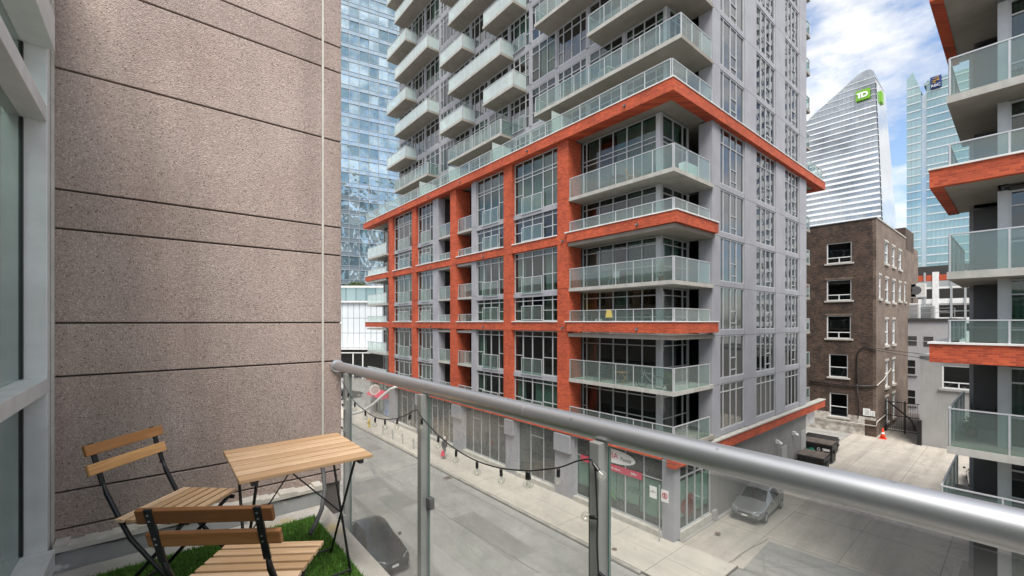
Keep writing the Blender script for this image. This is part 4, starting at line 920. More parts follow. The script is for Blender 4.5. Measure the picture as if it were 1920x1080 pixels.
MB().box(74.3, 76, 8.0, 11.2, 14.4, 14.5).build('shelf', 'metal_grey', fr)
for px_, lab in ((1703, 'white air conditioner with dark fan, raised on the roof rack beside brick wall'), (1720, 'wide white air conditioner raised on the roof rack farther from brick wall')):
    y, _ = on_x(px_, 600, 74.4); a = empty('air_conditioner', (74.4, y, 14.5), lab, 'air conditioner', 'air conditioners on the lilac building roof')
    MB().box(74.4, 75.3, y - .75, y + .75, 14.5, 16.2).build('casing', 'ac', a, bevel=.04); MB().tube([(74.37, y + .15, 15.35), (74.395, y + .15, 15.35)], .55, 18).build('fan', 'alu_dark', a)
rr = MB()
for yy in (11.3, 9.2, 7.2, 5.2): rr.box(72.3, 72.36, yy, yy + .06, 11.76, 13.0)
for zz in (12.4, 12.95): rr.box(72.3, 72.36, 5.2, 11.36, zz, zz + .05)
tag(rr.build('roof_railing', 'metal_grey'), 'thin grey pipe railing along the edge of the lilac building roof', 'railing')
# ---- parking garage behind
P = empty('parking_garage', (130, 10, 0), 'white open-decked parking garage with an orange top band behind the lane', 'building')
XP = 130.0
def band(px0, py0, px1, py1, d, nm, mt, par=P, X=XP):
    y1, z1 = on_x(px0, py0, X); y0, z0 = on_x(px1, py1, X); return MB().box(X, X + d, y0, y1, z0, z1).build(nm, mt, par)
for a, b, nm, mt, d_ in ((515, 526, 'top_band', 'red', 2), (526.5, 537, 'parapet', 'metal_grey', 1.9), (537.3, 541, 'floor_edge', 'white', 2.2), (560, 569, 'floor_edge', 'white', 2.2), (569.5, 572, 'grey_strip', 'stucco', 2.0), (595, 606, 'floor_edge', 'white', 2.2), (620, 640, 'floor_edge', 'white', 2.2)):  # includes one thin solid grey strip below a floor edge
    _, z1 = on_x(1760, a, XP); _, z0 = on_x(1760, b, XP); MB().box(XP, XP + d_, -14, 22, z0, z1).build(nm, mt, P)
MB().box(XP + 5, XP + 30, -14, 22, 0, 24).build('deck', 'dark_fill', P)  # solid block; shade inside the open decks is put into its colour
for i, yy in enumerate([20 - 2.05 * j for j in range(16)]):
    MB().box(XP - .15, XP + .5, yy, yy + (1.0 if i % 4 == 0 else .32), 5, 22.2).build('column', 'metal_grey' if i % 4 else 'white', P)
for zz in (8, 12.6, 17.8): MB().box(XP + .3, XP + .36, -14, 22, zz + 1.0, zz + 1.15).build('rail', 'metal_grey', P)
# ================================================================ far towers
def seg_poly(poly, z):
    """y-range of a (y, z) polygon at height z"""
    ys = []
    for (ya, za), (yb, zb) in zip(poly, poly[1:] + poly[:1]):
        if (za <= z < zb) or (zb <= z < za): ys.append(ya + (yb - ya) * (z - za) / (zb - za))
    return (min(ys), max(ys)) if len(ys) >= 2 else None
TD = empty('sloped_office_tower', (375, 64, 0), 'silver office tower with white floor bands, curved sloping top and a green sign', 'skyscraper')
prof = [(59.0, 0), (61.4, 83), (63.0, 129), (64.3, 162), (64.9, 178), (65.5, 182.0), (67.0, 184.0), (69.0, 184.6), (71.5, 184.4), (74.1, 183.6), (83.45, 176.7), (99.7, 165.8), (112, 156), (112, 0)]
back = [(y, z) if y > 70 or z > 183 else (y, z) for y, z in prof]
XD0, XD1 = 375, 432
def xr(z): return XD1 - max(0, z - 60) * .22
MB().prism([(XD0, y, z) for y, z in prof], [(xr(z), y + .3, min(z, z)) for y, z in prof]).build('glass_body', 'td_glass', TD)
z = 66.0; i = 0
while z < 181:
    r_ = seg_poly(prof, z + .5)
    if r_:
        th = 1.45 if z < 128 else (.75 if z < 160 else .25)
        MB().box(XD0 - .5, XD0 - .02, r_[0] + .3, r_[1], z, z + th).build('floor_band', 'td_band', TD)
        MB().box(XD0, xr(z) - 1, r_[0] - .35, r_[0] + .25, z, z + .35).build('floor_band', 'td_band', TD)
    z += 4.0
for j, yy in enumerate([66 + 2.4 * q for q in range(19)]):
    zt = max(z_ for z_ in range(66, 185) if (seg_poly(prof, z_) and seg_poly(prof, z_)[0] <= yy <= seg_poly(prof, z_)[1]))
    MB().box(XD0 - .25, XD0 - .01, yy, yy + .14, 66, zt - .5).build('mullion', 'mull', TD)
MB().prism([(XD0 + 1, y - .3, z) for y, z in ((61.4, 83), (63.0, 129), (64.3, 162), (64.6, 176), (59, 20))], [(xr(z) - 1, y - .3, z) for y, z in ((61.4, 83), (63.0, 129), (64.3, 162), (64.6, 176), (59, 20))]).build('side_glass', 'td_side', TD)
sg = empty('green_sign', (XD0 - 2, 71, 164), 'green square bank sign with white letters on the sloped office tower', 'sign')
MB().box(XD0 - 2, XD0 - .6, 67.2, 74.9, 164.4, 171.2).build('board', 'green', sg)
m = MB(); X_ = XD0 - 2.2      # joined T and D: bars and a bowl
m.box(X_, X_ + .18, 71.0, 74.2, 168.4, 169.6).box(X_, X_ + .18, 72.4, 73.5, 165.8, 168.4)
for a0 in range(10):
    t0, t1 = R(-90 + 18 * a0), R(-90 + 18 * (a0 + 1))
    q = [(X_, 70.2 - math.cos(t) * r1, 167.7 + math.sin(t) * r2) for t, r1, r2 in ((t0, 2.1, 1.9), (t1, 2.1, 1.9), (t1, 1.1, .8), (t0, 1.1, .8))]
    m.prism(q, [(x + .18, y, z_) for x, y, z_ in q])
m.box(X_, X_ + .18, 70.2, 71.9, 165.8, 166.7).box(X_, X_ + .18, 70.9, 71.9, 166.7, 168.4).box(X_, X_ + .18, 70.2, 71.0, 168.5, 169.6)
m.build('lettering', 'print_white', sg)
sg2 = MB().box(384, 391, 62.9, 64.2, 163.5, 171).build('green_sign', 'green'); tag(sg2, 'narrow green sign board on the receding side of the sloped office tower', 'sign')
RB = empty('teal_office_tower', (280, 33, 0), 'teal glass office tower with a pointed glass fin and a navy sign', 'skyscraper')
XQ = 280
MB().box(XQ, XQ + 45, -10, 29.6, 0, 125.4).build('glass_body', 'teal_glass', RB)
MB().prism([(XQ - 1, y, z) for y, z in ((31.3, 0), (31.3, 121), (34.2, 131.3), (36.4, 128.5), (36.4, 0))], [(XQ + 20, y, z) for y, z in ((31.3, 0), (31.3, 121), (34.2, 131.3), (36.4, 128.5), (36.4, 0))]).build('glass_fin', 'teal_glass', RB)
MB().box(XQ + .6, XQ + 30, 29.61, 31.29, 0, 119.5).build('recess', 'td_side', RB)
for k in range(24):
    zz = 35 + k * 3.85
    MB().box(XQ - .3, XQ - .01, -10, 29.5, zz, zz + .5).build('floor_band', 'white_panel', RB); MB().box(XQ - 1.3, XQ - 1.01, 31.4, 36.3, zz, zz + .45).build('floor_band', 'white_panel', RB)
for yy in [29.3 - 1.5 * j for j in range(18)]: MB().box(XQ - .15, XQ - .005, yy, yy + .12, 30, 125).build('mullion', 'mull', RB)
for yy in (32.9, 34.6): MB().box(XQ - 1.15, XQ - 1.005, yy, yy + .12, 30, 126).build('mullion', 'mull', RB)
MB().box(XQ + 5, XQ + 20, 8, 31, 125.4, 126.6).build('roof_plant', 'mull', RB)
sg = empty('navy_sign', (XQ - 1.3, 26.3, 120.5), 'navy square sign with a gold emblem at the top of the teal tower', 'sign')
MB().box(XQ - 1.2, XQ - .35, 24.5, 28.2, 120.6, 125.9).build('board', 'navy', sg)
m = MB()
for a in ((27.4, 124.9, 25.2, 124.6), (27.6, 124.1, 25.0, 123.7), (27.2, 123.3, 25.3, 124.3), (26.6, 125.3, 25.2, 125.4), (27.6, 123.2, 26.3, 122.9)): m.bar((XQ - 1.3, a[0], a[1]), (XQ - 1.3, a[2], a[3]), .55, .12)
m.build('emblem', 'gold', sg); put_text('rbc', (XQ - 1.35, 26.35, 121.6), RS, sg, sc=.78)
# ---- blue curtain-wall tower up the street
BT = empty('blue_glass_tower', (40, 110, 0), 'blue glass curtain-wall tower rising beyond the white pavilion', 'skyscraper')
BT.rotation_euler = (0, 0, R(-12)); local(BT)
nb, nf = 15, 30; pw = 2.45; fh = 3.55
gm_ = MB().box(0, pw - .12, -.02, .02, 0, 2.35).mesh('pane', 'blue_glass'); sp_ = MB().box(0, pw - .12, -.02, .02, 0, 1.0).mesh('spandrel', 'blue_dark')
rest = MB()
for f_ in range(nf):
    for j in range(nb):
        z = 14 + f_ * fh; x0 = -12 + j * pw
        if 1 <= j <= 11 and f_ < 27:
            o = place('pane', gm_, Vector((x0, random.uniform(-.03, .03), z + 1.1)), BT); o.rotation_euler = (R(random.uniform(-.7, .7)), 0, R(random.uniform(-.8, .8)))
        else: rest.box(x0, x0 + pw - .12, -.02, .02, z + 1.1, z + 3.45)
        rest.box(x0, x0 + pw - .12, -.02, .02, z + .05, z + 1.05, 1)
o = rest.build('pane_field', ['blue_glass', 'blue_dark'], BT, local=True); o['kind'] = 'stuff'
m = MB()
for f_ in range(nf + 1): m.box(-12, -12 + nb * pw, -.16, -.03, 14 + f_ * fh - .05, 14 + f_ * fh + .07); m.box(-12, -12 + nb * pw, -.12, -.03, 14 + f_ * fh + 1.03, 14 + f_ * fh + 1.11)
m.build('transom', 'mull', BT, local=True)
for j in range(nb + 1): MB().box(-12.09 + j * pw, -11.99 + j * pw, -.2, .0, 14, 14 + nf * fh).build('mullion', 'mull', BT, local=True)
MB().box(-12, -12 + nb * pw, .1, 25, 0, 14 + nf * fh).build('core', 'blue_dark', BT, local=True)
# ---- white pavilion and roof garden
WP = empty('white_pavilion', (32, 84, 0), 'low white panelled building with a glazed top floor up the street', 'building')
WP.rotation_euler = (0, 0, R(-40)); local(WP); WP.location = (30.5, 85.5, 0)
for j in range(10):
    for kz, (z0, z1) in enumerate(((6.2, 9.08), (9.17, 12.05), (12.14, 15.15))): MB().box(-6 + j * 1.15, -6 + (j + 1) * 1.15 - .10, -.05, .05, z0, z1).build('panel', 'white_panel', WP, local=True)
MB().box(-6, 6, .06, 10, 6.2, 15.2).build('backing', 'mull', WP, local=True)
MB().box(-6, 6, -.5, 1, 15.2, 15.5).build('ledge', 'white', WP, local=True)
for j in range(6): MB().box(-6 + j * 2, -6 + j * 2 + 1.9, .5, .55, 15.5, 18.2).build('pane', 'teal_glass', WP, local=True)
MB().box(-6, 6, .7, 8, 15.5, 18.2).build('upper_storey', 'dark_fill', WP, local=True); MB().box(-6.2, 6.2, .2, 9, 18.2, 18.6).build('roof_slab', 'white', WP, local=True)
MB().box(-6, 6, 1.5, 9, 0, 6).build('undercroft_shade', 'dark_fill', WP, local=True)  # solid dark box; shade of the open undercroft put into its colour
for zz in (5.2, 5.9): MB().box(-6.5, 6.5, -1.6, 1.4, zz, zz + .16).build('canopy', 'white', WP, local=True)
for xx in (-5.5, 0, 1.9): MB().box(xx, xx + .2, -1.5, -1.3, 0, 5.2).build('post', 'white', WP, local=True)
RT = MB()
def shrub(c, r, n, name, label):
    th = empty(name, c, label, 'shrub'); m = MB()
    for _ in range(n):
        d = Vector((random.gauss(0, 1), random.gauss(0, 1), abs(random.gauss(0, .8)))).normalized() * r * random.uniform(.5, 1); d.z *= .6; p = Vector(c) + d; s = r * .12
        a = Vector((random.uniform(-1, 1), random.uniform(-1, 1), random.uniform(-1, 1))) * s; b = Vector((random.uniform(-1, 1), random.uniform(-1, 1), random.uniform(-1, 1))) * s
        m.poly([p, p + a, p + b])
    o = m.build('foliage', 'leaf', th); MB().tube([c, (c[0], c[1], c[2] + r * .4)], .06, 6).build('stem', 'rust', th)
v = ray(670, 536); t_ = 88; shrub((v[0] * t_, v[1] * t_, 18.6), 2.0, 900, 'rooftop_shrub', 'green shrub growing on the roof of the white pavilion')
v = ray(652, 538); shrub((v[0] * t_, v[1] * t_, 18.6), 1.1, 350, 'rooftop_shrub', 'small low shrub beside the bigger one on the pavilion roof')
# ---- blocks closing the far end of the street
for nm, lab, x0, x1, y0, y1, h, mt, nx_, nz_ in (('far_office_block', 'grey mid-rise office block closing the far end of the street', -14, 12, 150, 170, 34, 'stucco', 9, 8), ('far_apartment_block', 'brown brick apartment block beside the far grey office block', 13.5, 33, 165, 180, 26, 'tan_brick', 7, 7)):
    fb_ = empty(nm, ((x0 + x1) / 2, y0, 0), lab, 'building')
    MB().box(x0, x1, y0, y1, 0, h).build('wall', mt, fb_); MB().box(x0 - .3, x1 + .3, y0 - .3, y1, h, h + .6).build('cornice', 'metal_grey', fb_)
    wm = MB().box(0, (x1 - x0) / nx_ * .62, -.1, .0, 0, 2.1).mesh('window', 'darkwin')
    for a in range(nx_):
        for b in range(nz_): place('window', wm, Vector((x0 + (x1 - x0) * (a + .2) / nx_, y0 - .02, 1.2 + b * (h - 1) / nz_)), fb_)
OT = empty('reflection_tower', (170, -28, 0), 'unseen stand-in tower with white floor bands, added for its reflection in the condominium side windows', 'skyscraper')  # added outside the view so the side windows mirror white stripes
MB().box(170, 195, -42, -14, 0, 150).build('glass_body', 'td_glass', OT)
for k in range(38): MB().box(169.6, 169.98, -42, -13.6, 2 + k * 3.9, 3.6 + k * 3.9).box(169.98, 195, -13.98, -13.6, 2 + k * 3.9, 3.6 + k * 3.9).build('floor_band', 'td_band', OT)
for k in range(8): MB().box(169.4, 169.98, -42 + k * 4, -41.4 + k * 4, 0, 150).build('mullion', 'td_band', OT)
# ================================================================ our own building: precast wall, window wall, balcony
FZ = 9.88                                   # balcony floor
YW = 3.62
OB = empty('apartment_building', (-8, 0, 0), 'our own precast apartment building with rows of windows along the near sidewalk', 'building')
MB().box(-16, -2.6, -30, 60, 0, 13.4).build('body', 'stucco', OB)
MB().box(-2.6, .0, -30, 60, 0, 9.4).build('lower_wall', 'stucco', OB)
MB().box(-2.6, .85, YW + .32, 60, 9.4, 16.4).build('bay_wall', 'aggregate', OB)
for k in range(2):
    for j in range(14):
        y0 = 5.2 + j * 3.9; z0 = 10.3 + k * 2.9
        w_ = MB().box(.86, .93, y0, y0 + 2.9, z0, z0 + 1.9).build('window', 'frame_white', OB)
        for q in range(3): MB().box(.931, .94, y0 + .06 + q * .95, y0 + .94 + q * .95, z0 + .06, z0 + 1.84).build('pane', 'darkwin', w_)
PW_ = empty('precast_wall', (.3, YW, FZ), 'pinkish brown exposed-aggregate wall with horizontal grooves beside the balcony', 'wall')
GR = [9.98, 10.08, 10.30, 10.98, 11.295, 11.85, 12.08, 12.79, 13.36, 13.57, 14.3, 14.55, 15.3, 16.1]
MB().box(-.462, 1.172, YW + .025, YW + .3, 9.7, 16.1).build('backing', 'joint', PW_)
for a, b in zip(GR, GR[1:]):
    gp = .0055
    MB().box(-.465, 1.022, YW, YW + .29, a + gp, b - gp).build('panel', 'aggregate', PW_, bevel=.004)
    MB().box(1.041, 1.177, YW + .004, YW + .294, a + gp, b - gp).build('panel', 'aggregate', PW_, bevel=.004)
MB().box(1.023, 1.040, YW + .003, YW + .03, 9.75, 16.1).build('caulk_joint', 'caulk', PW_)
# balcony slab, kerb, bare strip
fl = MB().box(-.7, 1.005, -4, YW + .3, 9.6, FZ).build('balcony_floor', 'bare'); tag(fl, kind='structure')
kb = MB(); n = 16
top = [9.975 + .012 * math.sin(i * 1.7) + random.uniform(-.006, .006) for i in range(n + 1)]
for i in range(n):
    x0 = -.45 + i * (1.45 / n); x1 = x0 + 1.45 / n
    kb.prism([(x0, YW - .12, FZ + .002), (x1, YW - .12, FZ + .002), (x1, YW - .002, FZ + .002), (x0, YW - .002, FZ + .002)], [(x0, YW - .10, top[i]), (x1, YW - .10, top[i + 1]), (x1, YW - .002, top[i + 1] + .03), (x0, YW - .002, top[i] + .03)])
o = kb.build('wall_kerb', 'paint_grey'); tag(o, 'low grey painted kerb along the foot of the precast wall', 'kerb')
kb = MB()
for i in range(24):
    x0 = -.45 + i * (1.45 / 24); kb.box(x0, x0 + 1.45 / 24, YW - .115, YW - .001 - random.uniform(0, .004), 9.99, 10.012 + random.uniform(0, .022))
mo = kb.build('mortar_bead', 'caulk', o)
# synthetic turf
tf = MB().box(-.46, .88, 0.9, 3.30, FZ + .003, FZ + .012).build('turf_mat', 'turf'); tag(tf, 'bright green synthetic turf mat covering the balcony floor', 'mat')
gv, gf = [], []
rnd = random.Random(3)
for i in range(60000):
    x = rnd.uniform(-.45, .88); y = rnd.uniform(1.4, 3.30)
    if y < 1.8 and rnd.random() < .5: continue
    h = rnd.uniform(.012, .03); a = rnd.uniform(0, 6.28); s = .0022; dx, dy = math.cos(a) * s, math.sin(a) * s; lx, ly = rnd.gauss(0, .009), rnd.gauss(0, .009); n = len(gv)
    gv += [(x - dx, y - dy, FZ + .012), (x + dx, y + dy, FZ + .012), (x + lx, y + ly, FZ + .012 + h)]; gf.append((n, n + 1, n + 2))
me = bpy.data.meshes.new('blades'); me.from_pydata(gv, [], gf); me.materials.append(M['grass']); o = place('blades', me, Vector((0, 0, 0)), tf); o['kind'] = 'stuff'
# ---- window wall at the left
WW = empty('balcony_window', (-.55, 2, FZ), 'tall grey aluminium framed balcony window with white mullions beside the precast wall', 'window')
MB().box(-.64, -.47, YW - .115, YW - .004, 9.9, 13.5).build('jamb', 'frame_white', WW, bevel=.004)
MB().box(-.468, -.455, YW - .03, YW - .003, 9.9, 16).build('caulk_joint', 'caulk', WW)
for z0, z1, xo in ((9.90, 10.02, -.44), (10.905, 10.985, -.468), (12.42, 12.51, -.472), (12.83, 13.02, -.44), (13.42, 13.52, -.47)):
    MB().box(-.62, xo, -4, YW - .118, z0, z1).build('transom', 'frame_white', WW, bevel=.003)
for yy in (2.2, .6): MB().box(-.62, -.50, yy, yy + .08, 10.03, 13.42).build('mullion', 'frame_white', WW)
for z0, z1 in ((10.025, 10.90), (10.99, 12.415), (12.515, 12.825), (13.025, 13.415)):
    for ya, yb in ((2.29, YW - .118), (.69, 2.19), (-4, .59)): MB().box(-.578, -.566, ya, yb, z0, z1).build('pane', 'win', WW)
    g_ = MB().box(-.566, -.558, YW - .14, YW - .119, z0, z1).build('gasket', 'black', WW)
MB().box(-.9, -.88, -4, YW - .2, 9.9, 12.8).build('roller_blind', 'blind', WW)
# ---- railing
RX, RZ = 1.14, 10.941
RL = empty('balcony_railing', (RX, 0, FZ), 'satin metal balcony railing with thick round handrail and clear glass panels', 'railing')
rl = MB().tube([(RX, YW + .002, RZ)] + [(RX, YW - .004 - i * .02, RZ) for i in range(3)] + [(RX, 1.264, RZ)], .0375, 28).build('handrail', 'rail', RL, smooth=True)
smooth_by_angle(rl)
rl = MB().tube([(RX, 1.260, RZ), (RX, -3.4, RZ)], .0375, 28).build('handrail', 'rail', RL, smooth=True); smooth_by_angle(rl)
smooth_by_angle(MB().tube([(RX, 1.27, RZ), (RX, 1.255, RZ)], .0363, 28).build('rail_joint', 'post', RL))
smooth_by_angle(MB().tube([(RX, YW - .001, RZ), (RX, YW - .012, RZ)], .052, 28).build('wall_flange', 'rail', RL))
PY = [Yx(649, 1.10), Yx(791, 1.10), Yx(1119, 1.10), -.36, -1.56, -2.76]
for i, yy in enumerate(PY):
    MB().box(1.085, 1.135, yy - .02, yy + .02, FZ - .28, RZ - .03).build('post', 'post', RL, bevel=.003)
    MB().box(1.006, 1.084, yy - .045, yy + .045, FZ - .2, FZ - .02).build('foot_bracket', 'post', RL)
    MB().box(1.086, 1.134, yy + .0202, yy + .0222, FZ - .27, RZ - .04).build('post_side_strip', 'black', RL)  # thin black strip on one side face of each post
for a, b in zip(PY, PY[1:]):
    gl = MB().box(1.122, 1.132, b + .03, a - .032, FZ - .22, RZ - .043).build('glass_panel', 'rail_glass', RL)
    MB().box(1.1215, 1.1325, a - .0318, a - .0285, FZ - .22, RZ - .043).build('edge', 'glass_edge', gl); MB().box(1.1215, 1.1325, b + .0265, b + .0298, FZ - .22, RZ - .043).build('edge', 'glass_edge', gl)
    for zz in (FZ + .30, RZ - .16) if False else (FZ + .42,):
        MB().box(1.112, 1.142, a - .065, a - .022, zz, zz + .06).build('glass_clamp', 'dirty_post', RL, bevel=.004); MB().box(1.112, 1.142, b + .022, b + .065, zz, zz + .06).build('glass_clamp', 'dirty_post', RL, bevel=.004)
# ---- string lights hung from post to post
SLT = empty('string_lights', (1.05, 2, 10.5), 'black string of clear globe bulbs looped along the railing posts', 'string lights')
z2 = lambda q: (600 + q[0] / 3.375, 640 + q[1] / 3.375)
z3 = lambda q: (800 + q[0] / 2.8425, 700 + q[1] / 2.8425)
WX = 1.065
w1 = [z2(q) for q in ((140, 250), (180, 325), (222, 385), (287, 440), (350, 480), (410, 493), (490, 487), (560, 458), (604, 432))]
w2 = [z2(q) for q in ((610, 430), (650, 488), (750, 595), (862, 685), (993, 757), (1145, 803), (1310, 819))] + [z3(q) for q in ((543, 520), (700, 503), (800, 468), (862, 457))]
w3 = [z3(q) for q in ((862, 457), (892, 480), (903, 600), (910, 770), (908, 900), (915, 1060), (912, 1130))]
def wire(pp):
    P_ = [Vector((WX, *on_x(a, b, WX))) for a, b in pp]; out = []
    for i in range(len(P_) - 1):
        p0 = P_[max(i - 1, 0)]; p1 = P_[i]; p2 = P_[i + 1]; p3 = P_[min(i + 2, len(P_) - 1)]
        for s in range(4):
            t = s / 4; out.append(.5 * ((2 * p1) + (p2 - p0) * t + (2 * p0 - 5 * p1 + 4 * p2 - p3) * t * t + (3 * p1 - p0 - 3 * p2 + p3) * t ** 3))
    return out + [P_[-1]]
for w_ in (w1, w2, w3): MB().tube(wire(w_), .0028, 6).build('wire', 'black', SLT, smooth=True)
bulbs = [z2(q) for q in ((180, 325), (222, 385), (287, 440), (350, 480), (410, 493), (490, 487), (570, 458), (643, 488), (750, 595), (862, 685), (993, 757), (1145, 803), (1310, 819))] + [z3(q) for q in ((543, 520), (703, 503))]
bz = [(0, .0), (.009, .0), (.009, -.022), (.006, -.024)]
def bulb(p, tilt=(0, 0)):
    s_ = .62 + .06
    sk = MB().lathe([(.003, 0), (.006, -.004), (.0065, -.03), (.005, -.032)], (0, 0, 0), 10).build('socket', 'black', SLT, loc=p); local(sk)
    pr = [(.004, -.031)] + [(.0155 * math.sin(R(a)), -.047 - .0155 * math.cos(R(a)) * -1 - .0) for a in ()]
    pr = [(.005, -.030)] + [(.0155 * math.sin(R(a)), -.049 + .0155 * math.cos(R(a))) for a in range(20, 181, 16)]
    MB().lathe(pr, (0, 0, 0), 14).build('bulb', 'bulb', sk, smooth=True, local=True)
    MB().tube([(0, 0, -.03), (.004, 0, -.048), (-.004, 0, -.052)], .0015, 5).build('filament', 'steel', sk, local=True)
    sk.rotation_euler = (tilt[0], tilt[1], 0); return sk
for q in bulbs: bulb(Vector((WX, *on_x(*q, WX))), (random.uniform(-.12, .12), random.uniform(-.1, .1)))
for q, tl in ((z3((885, 475)), (R(-50), 0)), (z3((910, 770)), (R(75), 0)), (z3((915, 1060)), (R(-75), 0)), (z2((140, 395)), (R(-60), 0)), (z2((135, 540)), (R(-70), 0))): bulb(Vector((WX, *on_x(*q, WX))), tl)
# ---- folding table and chairs
def slat(parent, x0, x1, y0, y1, z0, z1, mt, nm='slat'):
    return MB().box(x0, x1, y0, y1, z0, z1).build(nm, mt, parent, bevel=.003)
def table():
    t = local(empty('folding_table', (0, 0, 0), 'small square slatted wooden table on thin crossed black legs', 'table'))
    n = 7; D = .60; W = .61; sw = D / n
    for i in range(n): slat(t, -W / 2, W / 2, -D / 2 + i * sw + .009, -D / 2 + (i + 1) * sw - .009, .682 + random.uniform(-.001, .001), .70, 'wood3')
    for sx in (-1, 1):
        x = sx * .245
        MB().box(x - .011, x + .011, -D / 2 + .01, D / 2 - .01, .662, .681).build('bearer', 'black', t)
        MB().tube([(x, .24, .668), (x, -.13, .005)], .007, 8).build('leg', 'black', t, smooth=True); MB().tube([(x - sx * .018, -.24, .668), (x - sx * .018, .17, .005)], .007, 8).build('leg', 'black', t, smooth=True)
    MB().tube([(-.245, -.13, .03), (.245, -.13, .03)], .006, 8).build('foot_bar', 'black', t); MB().tube([(-.227, .17, .03), (.227, .17, .03)], .006, 8).build('foot_bar', 'black', t)
    MB().tube([(.24, .0, .3), (-.1, .22, .66)], .004, 6).build('brace', 'black', t); MB().tube([(-.24, .0, .3), (.1, .22, .66)], .004, 6).build('brace', 'black', t)
    return t
tb = table(); tb.location = (.587, 2.53, FZ + .012)
def chair(label, mt_back, mt_seat, open_gap):
    c = local(empty('folding_chair', (0, 0, 0), label, 'chair', 'folding chairs at the balcony table'))
    n = 6; D = .335; sw = D / n
    for i in range(n): slat(c, -.205, .205, -D / 2 + i * sw, -D / 2 + (i + 1) * sw - open_gap, .432, .45, mt_seat)
    for z0, yb, dx in ((.662, -.275, .012), (.752, -.305, 0)):
        sl = MB().box(-.215 + dx, .215 + dx, -.009, .009, 0, .054); o = sl.build('back_slat', mt_back, c, loc=(0, yb, z0), bevel=.004); o.rotation_euler = (R(17), 0, 0); local(o)
        for sx in (-.17, .17):
            for zz in (.017, .040): MB().tube([(sx, -.0145, zz), (sx, -.0155, zz)], .0042, 8).build('bolt', 'steel', o, local=True)
    for sx in (-1, 1):
        x = sx * .17
        MB().bar((x, -.331, .806), (x, -.262, .60), .024, .007).build('upright', 'black', c)
        MB().tube([(x, -.264, .615), (x, -.245, .56), (x, -.185, .45), (x, -.12, .34), (x, .22, .006)], [.007, .011, .011, .011, .010], 8).build('leg', 'black', c, smooth=True)
        MB().tube([(x - sx * .025, .15, .43), (x - sx * .025, -.24, .006)], .010, 8).build('leg', 'black', c, smooth=True)
        MB().box(x - sx * .012 - .006, x - sx * .012 + .006, -.17, .17, .412, .431).build('seat_rail', 'black', c)
    MB().tube([(-.17, .205, .03), (.17, .205, .03)], .007, 8).build('stretcher', 'black', c); MB().tube([(-.145, -.222, .03), (.145, -.222, .03)], .007, 8).build('stretcher', 'black', c)
    MB().tube([(-.19, -.17, .437), (.19, -.17, .437)], .006, 8).build('hinge_bar', 'black', c)
    return c
c1 = chair('folding slatted wooden chair against the precast wall, its light seat turned to the table', 'wood', 'wood3', .013); c1.location = (.105, 2.865, FZ + .012); c1.rotation_euler = (0, 0, math.atan2(-.73, -.68))
c2 = chair('folding slatted wooden chair with brown back slats and bolted black uprights facing the table', 'wood2', 'wood3', .016); c2.location = (.31, 1.968, FZ + .012); c2.rotation_euler = (0, 0, math.atan2(-.592, .806))
# bent black tube by the post
hp = MB().tube([(.93, 3.36, 10.28), (.95, 3.33, 10.2), (.93, 3.22, 10.1), (.87, 3.08, 10.02), (.80, 2.98, 9.97), (.76, 2.95, 9.93)], .014, 8).build('bent_tube', 'dirty_post', smooth=True); tag(hp, 'dark bent tube standing in the balcony corner behind the table', 'tube')

